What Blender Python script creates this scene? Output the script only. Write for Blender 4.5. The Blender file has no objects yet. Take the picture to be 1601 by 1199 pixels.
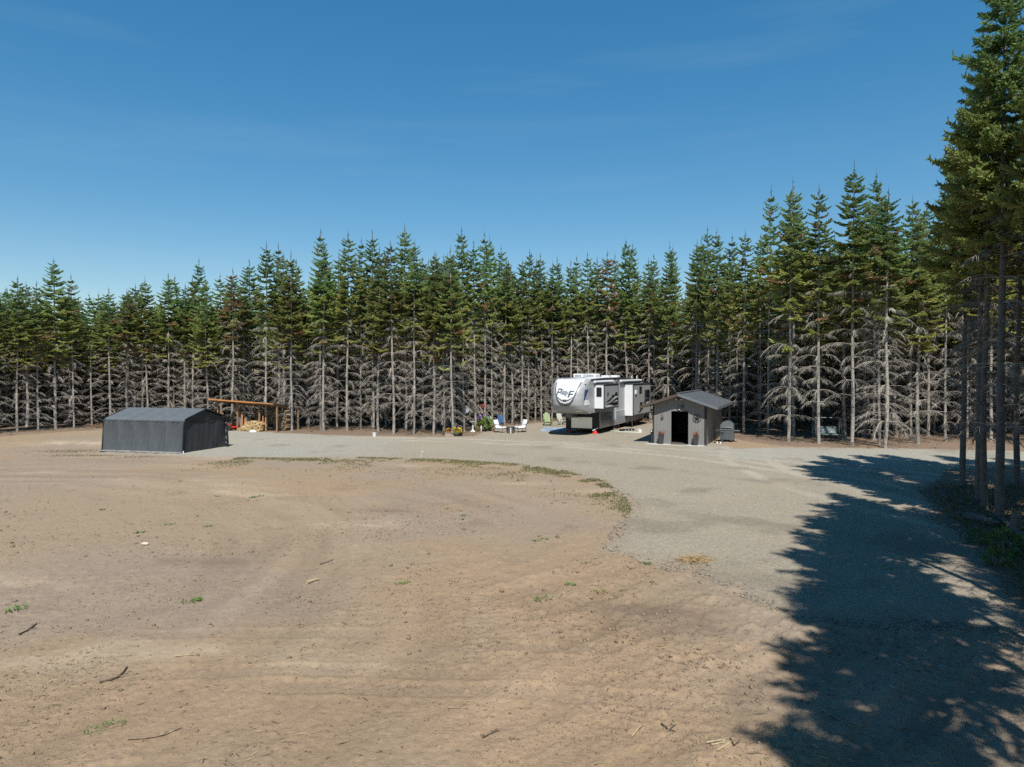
import bpy, bmesh, math, random
import numpy as np
from mathutils import Vector, Matrix

R = math.radians
scene = bpy.context.scene
col = scene.collection
random.seed(7)
RNG = np.random.default_rng(7)

# ------------------------------------------------------------------ camera, sky, sun, exposure
CAM_H, PITCH, FPX = 4.4, R(0.91), 1100.0
cam_d = bpy.data.cameras.new("camera")
cam = bpy.data.objects.new("camera", cam_d); col.objects.link(cam)
cam.location = (0, 0, CAM_H); cam.rotation_euler = (R(90) - PITCH, 0, 0)
cam_d.sensor_width = 36.0; cam_d.lens = FPX / 1601 * 36.0
cam_d.clip_start = 0.1; cam_d.clip_end = 6000
scene.camera = cam

SUN_EL, SUN_AZ = R(54), R(176.0)          # azimuth measured from +Y towards +X
to_sun = Vector((math.sin(SUN_AZ) * math.cos(SUN_EL), math.cos(SUN_AZ) * math.cos(SUN_EL), math.sin(SUN_EL)))
world = bpy.data.worlds.new("World"); scene.world = world; world.use_nodes = True
wn, wl = world.node_tree.nodes, world.node_tree.links
wn.clear()
sky = wn.new("ShaderNodeTexSky"); sky.sky_type = 'NISHITA'; sky.sun_disc = False
sky.sun_elevation = SUN_EL; sky.sun_rotation = SUN_AZ
sky.altitude = 300; sky.air_density = 1.0; sky.dust_density = 0.05; sky.ozone_density = 1.6
# thin cirrus streaks
tc = wn.new("ShaderNodeTexCoord"); mp = wn.new("ShaderNodeMapping")
mp.inputs['Rotation'].default_value = (0, R(-7), R(12)); mp.inputs['Scale'].default_value = (1.1, 1.6, 11.0)
nz = wn.new("ShaderNodeTexNoise"); nz.inputs['Scale'].default_value = 1.5; nz.inputs['Detail'].default_value = 7; nz.inputs['Roughness'].default_value = .55
cr = wn.new("ShaderNodeValToRGB"); cr.color_ramp.elements[0].position = .52; cr.color_ramp.elements[1].position = .85
cr.color_ramp.elements[1].color = (.12, .12, .12, 1)
mx = wn.new("ShaderNodeMix"); mx.data_type = 'RGBA'
mx.inputs['B'].default_value = (2.6, 3.2, 3.8, 1)
bg = wn.new("ShaderNodeBackground"); bg.inputs['Strength'].default_value = 0.145
wo = wn.new("ShaderNodeOutputWorld")
wl.new(tc.outputs['Generated'], mp.inputs['Vector']); wl.new(mp.outputs[0], nz.inputs['Vector'])
wl.new(nz.outputs['Fac'], cr.inputs['Fac']); wl.new(cr.outputs['Color'], mx.inputs['Factor'])
hs = wn.new("ShaderNodeHueSaturation"); hs.inputs['Hue'].default_value = .495; hs.inputs['Saturation'].default_value = 1.72
gm = wn.new('ShaderNodeGamma'); gm.inputs['Gamma'].default_value = .68
wl.new(sky.outputs['Color'], gm.inputs['Color']); wl.new(gm.outputs['Color'], hs.inputs['Color']); wl.new(hs.outputs['Color'], mx.inputs['A'])
wl.new(mx.outputs['Result'], bg.inputs['Color']); wl.new(bg.outputs[0], wo.inputs['Surface'])

sun_d = bpy.data.lights.new("sun", 'SUN'); sun = bpy.data.objects.new("sun", sun_d); col.objects.link(sun)
sun_d.energy = 5.0; sun_d.angle = R(0.53); sun_d.color = (1.0, .955, .88)
sun.rotation_euler = to_sun.to_track_quat('Z', 'Y').to_euler(); sun.location = (0, -40, 60)

scene.view_settings.view_transform = 'Standard'; scene.view_settings.look = 'None'
scene.view_settings.exposure = 0.45; scene.view_settings.gamma = 1.0
scene.view_settings.use_curve_mapping = False
scene.cycles.max_bounces = 6; scene.cycles.diffuse_bounces = 3
scene.cycles.transparent_max_bounces = 6
scene.cycles.use_denoising = False

# ------------------------------------------------------------------ ground geometry helpers
def ray(u, v):
    x, y = (u - 800.5) / FPX, (599.5 - v) / FPX
    return np.array([x, math.cos(PITCH) + y * math.sin(PITCH), -math.sin(PITCH) + y * math.cos(PITCH)])
def at(u, v, z=0.0):
    d = ray(u, v); t = (z - CAM_H) / d[2]
    return Vector((d[0] * t, d[1] * t, z))
def z_at(v, Y):
    d = ray(800.5, v); return CAM_H + d[2] / d[1] * Y

def _hash(ix, iy, seed):
    h = (ix.astype(np.int64) * 374761393 + iy.astype(np.int64) * 668265263 + seed * 1442695041) & 0xffffffff
    h = ((h ^ (h >> 13)) * 1274126177) & 0xffffffff
    h = h ^ (h >> 16)
    return (h & 0xffffff) / float(0xffffff)
def vnoise(x, y, seed=0):
    ix, iy = np.floor(x), np.floor(y); fx, fy = x - ix, y - iy
    fx = fx * fx * (3 - 2 * fx); fy = fy * fy * (3 - 2 * fy)
    a, b = _hash(ix, iy, seed), _hash(ix + 1, iy, seed)
    c, d = _hash(ix, iy + 1, seed), _hash(ix + 1, iy + 1, seed)
    return (a + (b - a) * fx) * (1 - fy) + (c + (d - c) * fx) * fy
def fbm(x, y, sc, oct=4, seed=0, rough=.5):
    s, a, t = 0, 1, 0; c, sn = math.cos(.6), math.sin(.6)
    x, y = x / sc, y / sc
    for o in range(oct):
        s = s + a * vnoise(x, y, seed + o * 17); t += a; a *= rough
        x, y = (x * c - y * sn) * 2.03 + 5.1, (x * sn + y * c) * 2.03 + 1.7
    return s / t * 2 - 1
def sdist(poly, x, y):
    """signed distance to polygon, positive inside"""
    P = np.array(poly); x = np.asarray(x, float); y = np.asarray(y, float)
    d = np.full(x.shape, 1e9); ins = np.zeros(x.shape, bool)
    for i in range(len(P)):
        a, b = P[i], P[(i + 1) % len(P)]
        e = b - a; wx, wy = x - a[0], y - a[1]
        t = np.clip((wx * e[0] + wy * e[1]) / max(e @ e, 1e-9), 0, 1)
        d = np.minimum(d, (wx - t * e[0]) ** 2 + (wy - t * e[1]) ** 2)
        if abs(b[1] - a[1]) > 1e-12:
            c = ((a[1] > y) != (b[1] > y)) & (x < (b[0] - a[0]) * (y - a[1]) / (b[1] - a[1]) + a[0])
            ins ^= c
    d = np.sqrt(d)
    return np.where(ins, d, -d)
def ss(a, b, x):
    t = np.clip((x - a) / (b - a), 0, 1); return t * t * (3 - 2 * t)

def px(*pts): return [tuple(at(u, v)[:2]) for u, v in pts]
YARD = [(-75, 50)] + px((-300, 690), (0, 682), (100, 674.5), (200, 668), (300, 667), (345, 670), (432, 676.5), (560, 681.5), (640, 682), (745, 682),
        (762, 670), (830, 662), (900, 657), (1000, 660), (1060, 666), (1100, 672), (1160, 688), (1230, 697), (1440, 703), (1720, 711),
        (1720, 727), (1480, 734), (1440, 775), (1465, 806), (1500, 833), (1535, 863), (1560, 906), (1601, 985)) + [(5.6, 4.5), (2.6, -4), (-1, -14), (-75, -14)]
GRAVEL = px((150, 709), (230, 712), (287, 714), (360, 716), (480, 717), (560, 715), (700, 718), (800, 724), (880, 736), (940, 752), (978, 775),
        (987, 800), (966, 836), (956, 856), (1000, 873), (1040, 889), (1105, 896), (1160, 925), (1210, 949), (1262, 962), (1340, 976), (1560, 980), (1615, 990)) \
        + px((1560, 904), (1535, 862), (1500, 832), (1465, 805), (1440, 775), (1480, 734), (1730, 727), (1730, 709), (1440, 702), (1230, 699), (1150, 700), (1110, 690),
        (1060, 668), (1000, 660), (900, 657), (830, 662), (762, 670), (745, 682), (640, 682.5), (560, 681.5), (432, 676.5), (400, 673), (345, 671), (300, 675), (200, 690))

def Hgt(x, y):
    x = np.asarray(x, float); y = np.asarray(y, float)
    return .05 * fbm(x, y, 14, 2, 3) + .9 * ss(64, 110, y) * (1 + fbm(x, y, 25, 2, 9)) * .5
def H1(x, y): return float(Hgt(np.array([x]), np.array([y]))[0])

# ------------------------------------------------------------------ mesh and material helpers
def mesh_np(name, V, F, mats=(), colr=None, smooth=False, midx=None):
    me = bpy.data.meshes.new(name)
    V = np.ascontiguousarray(V, dtype=np.float32); F = np.ascontiguousarray(F, dtype=np.int32)
    k = F.shape[1]
    me.vertices.add(len(V)); me.vertices.foreach_set("co", V.ravel())
    me.loops.add(F.size); me.loops.foreach_set("vertex_index", F.ravel())
    me.polygons.add(len(F)); me.polygons.foreach_set("loop_start", np.arange(0, F.size, k, dtype=np.int32))
    me.polygons.foreach_set("loop_total", np.full(len(F), k, dtype=np.int32))
    if smooth: me.polygons.foreach_set("use_smooth", np.ones(len(F), bool))
    if midx is not None: me.polygons.foreach_set("material_index", np.asarray(midx, dtype=np.int32))
    for m in mats: me.materials.append(m)
    if colr is not None:
        ca = me.color_attributes.new("Col", 'FLOAT_COLOR', 'POINT')
        c4 = np.ones((len(V), 4), np.float32); c4[:, :3] = colr
        ca.data.foreach_set("color", c4.ravel())
    me.update(calc_edges=True); me.validate()
    return me
def link(name, me, parent=None, loc=None, rz=0.0):
    o = bpy.data.objects.new(name, me); col.objects.link(o)
    if parent: o.parent = parent
    if loc is not None: o.location = loc
    if rz: o.rotation_euler = (0, 0, rz)
    return o
def tag(o, label=None, cat=None, group=None, kind=None):
    if label: o['label'] = label
    if cat: o['category'] = cat
    if group: o['group'] = group
    if kind: o['kind'] = kind
    return o
def empty(name, loc=(0, 0, 0), rz=0.0, label=None, cat=None, group=None):
    o = bpy.data.objects.new(name, None); col.objects.link(o)
    o.location = loc; o.rotation_euler = (0, 0, rz); o.empty_display_size = .3
    return tag(o, label, cat, group)
def copy_tree(o, parent=None):
    c = o.copy(); col.objects.link(c)
    if parent: c.parent = parent
    for ch in list(o.children): copy_tree(ch, c)
    return c

class MB:
    """collects simple shapes and links them as one mesh"""
    def __init__(s): s.v, s.f, s.m = [], [], []
    def add(s, vs, fs, m=0):
        b = len(s.v); s.v += [tuple(p) for p in vs]; s.f += [tuple(i + b for i in f) for f in fs]; s.m += [m] * len(fs); return s
    def box(s, x0, x1, y0, y1, z0, z1, m=0, M=None, bev=0.0):
        if bev <= 0:
            vs = [(x, y, z) for z in (z0, z1) for y in (y0, y1) for x in (x0, x1)]
            fs = [(0, 2, 3, 1), (4, 5, 7, 6), (0, 1, 5, 4), (2, 6, 7, 3), (0, 4, 6, 2), (1, 3, 7, 5)]
        else:
            bm = bmesh.new(); bmesh.ops.create_cube(bm, size=1)
            for q in bm.verts: q.co = Vector((x0 + (q.co.x + .5) * (x1 - x0), y0 + (q.co.y + .5) * (y1 - y0), z0 + (q.co.z + .5) * (z1 - z0)))
            bmesh.ops.bevel(bm, geom=list(bm.edges), offset=bev, segments=2, affect='EDGES', profile=.6)
            bm.verts.index_update(); vs = [tuple(q.co) for q in bm.verts]; fs = [tuple(q.index for q in f.verts) for f in bm.faces]; bm.free()
        if M is not None: vs = [tuple(M @ Vector(p)) for p in vs]
        return s.add(vs, fs, m)
    def bar(s, a, b, w, h=None, m=0, up=(0, 0, 1)):
        a, b = Vector(a), Vector(b); h = h or w; d = (b - a); L = d.length; d.normalize()
        up = Vector(up)
        if abs(d.dot(up)) > .98: up = Vector((0, 1, 0))
        x = d.cross(up).normalized(); z = x.cross(d)
        M = Matrix((x, d, z)).transposed().to_4x4(); M.translation = a
        return s.box(-w / 2, w / 2, 0, L, -h / 2, h / 2, m, M)
    def tube(s, pts, r, n=8, m=0, cap=True):
        pts = [Vector(p) for p in pts]; k = len(pts); r = r if isinstance(r, (list, tuple)) else [r] * k
        vs = []; px_ = None
        for i, p in enumerate(pts):
            d = (pts[min(i + 1, k - 1)] - pts[max(i - 1, 0)]).normalized()
            if px_ is None:
                px_ = d.cross(Vector((0, 0, 1)) if abs(d.z) < .9 else Vector((0, 1, 0))).normalized()
            px_ = (px_ - d * px_.dot(d)).normalized(); q = d.cross(px_)
            for j in range(n):
                a = 2 * math.pi * j / n; vs.append(tuple(p + (px_ * math.cos(a) + q * math.sin(a)) * r[i]))
        fs = [(i * n + j, i * n + (j + 1) % n, (i + 1) * n + (j + 1) % n, (i + 1) * n + j) for i in range(k - 1) for j in range(n)]
        if cap: fs += [tuple(range(n - 1, -1, -1)), tuple(range((k - 1) * n, k * n))]
        return s.add(vs, fs, m)
    def lathe(s, prof, c=(0, 0, 0), n=16, m=0, cap=True):
        return s.tube([(c[0], c[1], c[2] + z) for r, z in prof], [r for r, z in prof], n, m, cap) if all(prof[i][1] < prof[i + 1][1] for i in range(len(prof) - 1)) else s._lathe(prof, c, n, m)
    def _lathe(s, prof, c, n, m):
        vs = [(c[0] + r * math.cos(2 * math.pi * j / n), c[1] + r * math.sin(2 * math.pi * j / n), c[2] + z) for r, z in prof for j in range(n)]
        k = len(prof)
        fs = [(i * n + j, i * n + (j + 1) % n, (i + 1) * n + (j + 1) % n, (i + 1) * n + j) for i in range(k - 1) for j in range(n)]
        return s.add(vs, fs, m)
    def prism(s, poly, h0, h1, axis='y', m=0):
        n = len(poly)
        def P(p, h):
            a, b = p
            return (a, h, b) if axis == 'y' else ((h, a, b) if axis == 'x' else (a, b, h))
        vs = [P(p, h0) for p in poly] + [P(p, h1) for p in poly]
        fs = [tuple(range(n - 1, -1, -1)), tuple(range(n, 2 * n))] + [(i, (i + 1) % n, n + (i + 1) % n, n + i) for i in range(n)]
        return s.add(vs, fs, m)
    def ball(s, c, r, m=0, sub=2, sq=(1, 1, 1), jit=0.0):
        bm = bmesh.new(); bmesh.ops.create_icosphere(bm, subdivisions=sub, radius=1)
        bm.verts.index_update()
        vs = [(c[0] + q.co.x * r * sq[0] * (1 + random.uniform(-jit, jit)), c[1] + q.co.y * r * sq[1] * (1 + random.uniform(-jit, jit)), c[2] + q.co.z * r * sq[2] * (1 + random.uniform(-jit, jit))) for q in bm.verts]
        fs = [tuple(q.index for q in f.verts) for f in bm.faces]; bm.free()
        return s.add(vs, fs, m)
    def mesh(s, name, mats, smooth=None):
        me = bpy.data.meshes.new(name); me.from_pydata(s.v, [], s.f)
        for m in (mats if isinstance(mats, (list, tuple)) else [mats]): me.materials.append(m)
        me.polygons.foreach_set("material_index", s.m)
        bm = bmesh.new(); bm.from_mesh(me); bmesh.ops.recalc_face_normals(bm, faces=list(bm.faces)); bm.to_mesh(me); bm.free()
        if smooth:
            me.polygons.foreach_set("use_smooth", [True] * len(me.polygons)); me.set_sharp_from_angle(angle=R(smooth))
        me.update(); return me
    def build(s, name, mats, parent=None, loc=None, rz=0.0, smooth=None):
        return link(name, s.mesh(name, mats, smooth), parent, loc, rz)

MATS = {}
def PM(name, base, rough=.7, var=.12, scale=6.0, metal=0.0, bump=0.0, bscale=40.0, tint=None, spec=.4, stretch=None):
    if name in MATS: return MATS[name]
    m = bpy.data.materials.new(name); m.use_nodes = True; n, l = m.node_tree.nodes, m.node_tree.links
    b = n['Principled BSDF']; b.inputs['Roughness'].default_value = rough; b.inputs['Metallic'].default_value = metal
    b.inputs['Specular IOR Level'].default_value = spec
    t = n.new("ShaderNodeTexCoord"); vec = t.outputs['Object']
    if stretch:
        mm = n.new("ShaderNodeMapping"); mm.inputs['Scale'].default_value = stretch; l.new(vec, mm.inputs['Vector']); vec = mm.outputs[0]
    z = n.new("ShaderNodeTexNoise"); z.inputs['Scale'].default_value = scale; z.inputs['Detail'].default_value = 5; l.new(vec, z.inputs['Vector'])
    c = n.new("ShaderNodeValToRGB"); lo = tint if tint else tuple(v * (1 - var) for v in base)
    c.color_ramp.elements[0].position = .3; c.color_ramp.elements[1].position = .7
    c.color_ramp.elements[0].color = (*lo, 1); c.color_ramp.elements[1].color = (*[min(v * (1 + var), .95) for v in base], 1)
    l.new(z.outputs['Fac'], c.inputs['Fac']); l.new(c.outputs['Color'], b.inputs['Base Color'])
    if bump:
        z2 = n.new("ShaderNodeTexNoise"); z2.inputs['Scale'].default_value = bscale; z2.inputs['Detail'].default_value = 6; l.new(vec, z2.inputs['Vector'])
        bp = n.new("ShaderNodeBump"); bp.inputs['Strength'].default_value = bump; bp.inputs['Distance'].default_value = .02
        l.new(z2.outputs['Fac'], bp.inputs['Height']); l.new(bp.outputs[0], b.inputs['Normal'])
    MATS[name] = m; return m
def attr_mat(name, rough=.8, objvar=0.0, trans=0.0, nvar=.0, nscale=30.0, bump=0.0, bscale=60.0, bdist=.01, spec=.25):
    m = bpy.data.materials.new(name); m.use_nodes = True; n, l = m.node_tree.nodes, m.node_tree.links
    b = n['Principled BSDF']; b.inputs['Roughness'].default_value = rough; b.inputs['Specular IOR Level'].default_value = spec
    a = n.new("ShaderNodeVertexColor"); a.layer_name = "Col"; c = a.outputs['Color']
    if objvar:
        oi = n.new("ShaderNodeObjectInfo"); h = n.new("ShaderNodeHueSaturation")
        r1 = n.new("ShaderNodeMapRange"); r1.inputs['To Min'].default_value = .5 - objvar * .12; r1.inputs['To Max'].default_value = .5 + objvar * .10
        r2 = n.new("ShaderNodeMapRange"); r2.inputs['To Min'].default_value = 1 - objvar; r2.inputs['To Max'].default_value = 1 + objvar
        w = n.new("ShaderNodeMath"); w.operation = 'FRACT'; w2 = n.new("ShaderNodeMath"); w2.operation = 'MULTIPLY'; w2.inputs[1].default_value = 7.31
        l.new(oi.outputs['Random'], r1.inputs['Value']); l.new(oi.outputs['Random'], w2.inputs[0]); l.new(w2.outputs[0], w.inputs[0]); l.new(w.outputs[0], r2.inputs['Value'])
        l.new(r1.outputs[0], h.inputs['Hue']); l.new(r2.outputs[0], h.inputs['Value']); l.new(c, h.inputs['Color']); c = h.outputs['Color']
    t = n.new("ShaderNodeTexCoord")
    if nvar:
        z = n.new("ShaderNodeTexNoise"); z.inputs['Scale'].default_value = nscale; z.inputs['Detail'].default_value = 8; z.inputs['Roughness'].default_value = .7
        l.new(t.outputs['Object'], z.inputs['Vector'])
        mr = n.new("ShaderNodeMapRange"); mr.inputs['From Min'].default_value = .25; mr.inputs['From Max'].default_value = .75
        mr.inputs['To Min'].default_value = 1 - nvar; mr.inputs['To Max'].default_value = 1 + nvar; l.new(z.outputs['Fac'], mr.inputs['Value'])
        vm = n.new("ShaderNodeVectorMath"); vm.operation = 'SCALE'; l.new(c, vm.inputs[0]); l.new(mr.outputs[0], vm.inputs['Scale']); c = vm.outputs[0]
    l.new(c, b.inputs['Base Color'])
    if bump:
        z2 = n.new("ShaderNodeTexNoise"); z2.inputs['Scale'].default_value = bscale; z2.inputs['Detail'].default_value = 8; z2.inputs['Roughness'].default_value = .7
        l.new(t.outputs['Object'], z2.inputs['Vector'])
        bp = n.new("ShaderNodeBump"); bp.inputs['Strength'].default_value = bump; bp.inputs['Distance'].default_value = bdist
        l.new(z2.outputs['Fac'], bp.inputs['Height']); l.new(bp.outputs[0], b.inputs['Normal'])
    if trans:
        tr = n.new("ShaderNodeBsdfTranslucent"); ms = n.new("ShaderNodeMixShader"); ms.inputs[0].default_value = trans
        l.new(c, tr.inputs['Color']); l.new(b.outputs[0], ms.inputs[1]); l.new(tr.outputs[0], ms.inputs[2])
        l.new(ms.outputs[0], n['Material Output'].inputs['Surface'])
    return m

M_dirt = attr_mat("bare_dirt", .95, nvar=.16, nscale=9, bump=.9, bscale=26, bdist=.03, spec=.1)
M_gravel = attr_mat("gravel", .9, nvar=.42, nscale=15, bump=.9, bscale=34, bdist=.03, spec=.2)
M_duff = attr_mat("needle_duff", .95, nvar=.3, nscale=5, bump=.7, bscale=18, bdist=.05, spec=.1)
M_leaf = attr_mat("fir_needles", .6, objvar=.2, trans=.32, spec=.3)
M_dead = attr_mat("dead_twigs", .85, objvar=.18, spec=.1)
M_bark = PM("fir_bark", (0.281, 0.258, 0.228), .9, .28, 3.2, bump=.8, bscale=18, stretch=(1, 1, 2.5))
M_barknear = PM("shade_toned_fir_bark", (.13, .112, .098), .9, .3, 4, bump=1.0, bscale=16, stretch=(1, 1, 2.0))  # bark for the right side, the shade there darkened into its colour
M_grass = attr_mat("grass_blades", .7, trans=.15)
M_stone = attr_mat("loose_stones", .9, spec=.15)
M_twig = PM("dry_twig", (.22, .165, .115), .9, .3, 20)
M_straw = PM("dry_straw", (.34, .27, .165), .8, .25, 20)

# ------------------------------------------------------------------ ground
def far_sheet():
    n = 220; a = np.linspace(-150, 150, n); b = np.linspace(-60, 170, n)
    X, Y = np.meshgrid(a, b); x, y = X.ravel(), Y.ravel()
    sd = -sdist(YARD, x, y)
    z = Hgt(x, y) + np.clip(.09 * (sd + .3), -.25, .06) + .05 * fbm(x, y, 3, 3, 41) * ss(0, 2, sd) - .02
    t = .5 + .5 * fbm(x, y, 2.5, 4, 21)[:, None]
    c = np.array([.135, .098, .072]) * (1 - t) + np.array([.235, .170, .122]) * t
    i = (np.arange(n - 1)[:, None] * n + np.arange(n - 1)[None]).ravel()
    F = np.stack([i, i + 1, i + n + 1, i + n], 1)
    o = link("forest_floor", mesh_np("forest_floor", np.stack([x, y, z], 1), F, [M_duff], c, True)); tag(o, kind='structure')
    g = MB().add([(-3000, -3000, -.6), (3000, -3000, -.6), (3000, 3000, -.6), (-3000, 3000, -.6)], [(0, 1, 2, 3)])
    tag(g.build("ground", PM("far_ground", (.2, .15, .11), .95, .2, .05)), kind='structure')
far_sheet()

# machine track and wheel ruts: (centre x, y, radius, angle range, gauge, ribbed)
RUTS = [(-30, 44, 45.5, 1.9, .42), (-26, -14, 27.5, 1.75, .42), (-4, -22, 33, 1.5, .4), (16, 34, 24.5, 1.2, .4), (-60, 10, 58.5, 2.0, .42), (-10, 60, 47, 1.9, .4), (-3, -40, 50.5, 1.7, .42), (4, -30, 37.5, 1.8, .42), (30, -14, 33, 1.9, .42)]
def dirt_relief(x, y):
    z = .030 * fbm(x, y, 1.6, 3, 51) + .016 * fbm(x, y, .42, 3, 52)
    rough = ss(-.25, .45, fbm(x, y, 3.2, 3, 55)) * .75 + .25
    lump = fbm(x, y, .16, 3, 53, .6)
    z = z + rough * (.016 * lump + .030 * ss(.28, .62, lump)) + .010 * fbm(x, y, .07, 2, 57)
    uu = x / np.maximum(y, 1) * FPX + 800
    T = ss(300, 40, np.abs(uu - 1040 + (y - 11) * 25)) * ss(16, 12.5, y) * ss(7.5, 9.5, y)
    z = z + (T * .8 + .2 * ss(.1, .5, fbm(x, y, 2.7, 3, 301))) * (.075 * ss(.12, .6, fbm(x, y, .30, 3, 302, .6)) - .02)
    rk = np.zeros_like(x)
    for k, (cx, cy, r0, gauge, wid) in enumerate(RUTS):
        rr = np.hypot(x - cx, y - cy) + .25 * fbm(x, y, 6, 2, 60 + k); an = np.arctan2(y - cy, x - cx)
        fade = ss(-.15, .35, fbm(x, y, 4, 3, 80 + k))
        for s in (-.5, .5):
            q = np.abs(rr - (r0 + s * gauge)) / (wid / 2)
            ins = 1 - ss(.75, 1.1, q)
            z = z - .010 * ins * fade + .012 * np.exp(-((q - 1.35) / .3) ** 2) * fade * (1 + .8 * fbm(x, y, .3, 2, 90))
            z = z + ins * fade * .015 * (.6 + fbm(x, y, .8, 2, 91)) * np.sin(an * r0 * 2 * math.pi / .21 + 2 * fbm(x, y, 1.0, 2, 92))
            rk = np.maximum(rk, ins * fade)
    sw, s2 = streaks(x, y)
    return z + .035 * sw + .060 * s2, rk, rough

def streaks(x, y):
    rr, an = np.hypot(x + 20, y - 14), np.arctan2(y - 14, x + 20)
    w = ss(11, 15, rr) * ss(32, 22, rr) * ss(.0, .4, fbm(x, y, 9, 2, 401) + .3)
    a = fbm(rr + .5 * fbm(x, y, 5, 2, 402), an * 2.2, .55, 4, 403) * w
    p, q = x * .73 + y * .68, -x * .68 + y * .73
    v = ss(-1, 3, x + .15 * y) * ss(19, 13, y)
    b = fbm(q + .3 * fbm(x, y, 4, 2, 404), p * .12, .40, 4, 405) * v
    return a, b
def trap_grid():
    ys = [3.2]
    while ys[-1] < 70: ys.append(ys[-1] + max(.023, ys[-1] ** 2 / 3100) if ys[-1] < 55 else ys[-1] + 1.1)
    ys = np.array(ys); s = np.linspace(-1, 1, 940)
    W = .86 * ys + 4.5
    X = W[:, None] * s[None]; Y = np.repeat(ys[:, None], len(s), 1)
    return X.ravel(), Y.ravel(), len(ys), len(s)
GX, GY, GN, GM = trap_grid()
SDG = sdist(GRAVEL, GX, GY); SDY = sdist(YARD, GX, GY)
def subsheet(name, z, c, keep, mat):
    i = (np.arange(GN - 1)[:, None] * GM + np.arange(GM - 1)[None]).ravel()
    F = np.stack([i, i + 1, i + GM + 1, i + GM], 1)
    F = F[keep[F].any(1)]
    used = np.unique(F); mp_ = np.full(len(z), -1, np.int64); mp_[used] = np.arange(len(used))
    me = mesh_np(name, np.stack([GX, GY, z], 1)[used], mp_[F], [mat], c[used], True)
    o = link(name, me); return tag(o, kind='structure')
def ground_sheets():
    x, y = GX, GY; H = Hgt(x, y)
    relief, rk, rough = dirt_relief(x, y)
    damp = ss(-.6, .8, -SDG)                         # flatter below the gravel
    zd = H + relief * (.25 + .75 * damp) + np.where(SDY < 0, .09 * SDY, 0)
    # colour of the soil itself: tan, orange subsoil, grey dusty, pale silt, dark humus
    a = fbm(x, y, 4.5, 4, 101); b = fbm(x, y, 7, 4, 111); d = fbm(x, y, 1.1, 5, 121, .6); e = fbm(x * .5, y, 2.6, 4, 131)
    tan = np.array([.262, .200, .136]); org = np.array([.278, .198, .126]); gry = np.array([.245, .194, .146]); pale = np.array([.355, .28, .20]); drk = np.array([.15, .108, .080])
    c = np.repeat(tan[None], len(x), 0)
    mixc = lambda c, t, k: c * (1 - t[:, None]) + k * t[:, None]
    c = mixc(c, ss(-.05, .35, a) * .8, org); c = mixc(c, ss(-.05, .35, b) * .85, gry)
    c = mixc(c, ss(.30, .62, e) * .65, pale); c = mixc(c, ss(.22, .6, d) * .35 * rough, drk)
    c = mixc(c, rk * .22, gry)
    sw, s2 = streaks(x, y)
    c = c * (1 + .20 * sw + .24 * s2)[:, None]
    px_ = np.array([at(120, 692)[0], at(120, 692)[1]])
    c = mixc(c, .85 * np.exp(-(((x - px_[0]) / 3.2) ** 2 + ((y - px_[1]) / 1.6) ** 2)) * ss(-.5, .2, d), np.array([.42, .34, .24]))
    for u, v, sx, sy, k in ((690, 790, 1.6, .5, 1), (620, 797, 1.2, .4, 1), (810, 755, 1.5, .5, 0), (1050, 985, .8, .5, 1), (320, 880, 1.6, .35, 1), (1060, 960, .9, .4, 1), (980, 950, 1.2, .3, 1)):
        p = at(u, v); t = np.exp(-(((x - p.x) / sx) ** 2 + ((y - p.y) / sy) ** 2)) * ss(-.4, .3, d) * .7
        c = mixc(c, t, drk * 1.05 if k else pale)
    subsheet("dirt_field", zd, c, (SDG < 1.2) & (SDY > -1.6), M_dirt)
    # gravel drive
    sd = SDG + .45 * fbm(x, y, 1.3, 4, 141) + .15 * fbm(x, y, .25, 2, 142)
    zg = H + np.clip(.07 * sd, -.2, .035) + .012 * fbm(x, y, .9, 3, 143) + .010 * fbm(x, y, .09, 2, 144) + np.where(SDY < -.2, .09 * (SDY + .2), 0)
    g1 = np.array([.242, .212, .164]); g2 = np.array([.285, .272, .230]); g3 = np.array([.285, .248, .190])
    t = .5 + .5 * fbm(x, y, 5, 4, 151)
    c = g1 * (1 - t[:, None]) + g3 * t[:, None]
    fresh = np.zeros_like(x)
    for poly in (px((300, 668), (420, 674), (560, 680), (600, 690), (560, 714), (330, 716), (280, 712), (270, 690)), px((1120, 700), (1700, 706), (1700, 724), (1300, 727), (1130, 716))):
        fresh = np.maximum(fresh, ss(-2.2, 1.4, sdist(poly, x, y) + 1.6 * fbm(x, y, 2.2, 3, 152)))
    c = mixc(c, fresh * .85, g2)
    for k, (cx, cy, r0) in enumerate(((-8, 17, 27.5), (-8, 17, 29.2), (-10, 22, 23.4), (-10, 22, 25.0), (34, 30, 22), (34, 30, 23.8))):
        q = np.abs(np.hypot(x - cx, y - cy) + .5 * fbm(x, y, 7, 2, 160 + k) - r0) / .3
        c = mixc(c, (1 - ss(.5, 1.3, q)) * .85 * (1 - fresh * .6) * ss(-.5, .3, fbm(x, y, 3, 3, 165 + k)), np.array([.35, .312, .248]))
    c = mixc(c, ss(.2, .6, fbm(x, y, 2.0, 4, 171)) * .6, g1 * .68)
    c = mixc(c, ss(.15, .55, fbm(x, y, 1.4, 4, 173)) * .35, np.array([.30, .245, .18]))
    c = mixc(c, ss(.9, -.2, sd) * .5, np.array([.26, .20, .14]))
    subsheet("gravel_driveway", zg, c, (SDG > -1.6), M_gravel)
ground_sheets()

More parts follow.
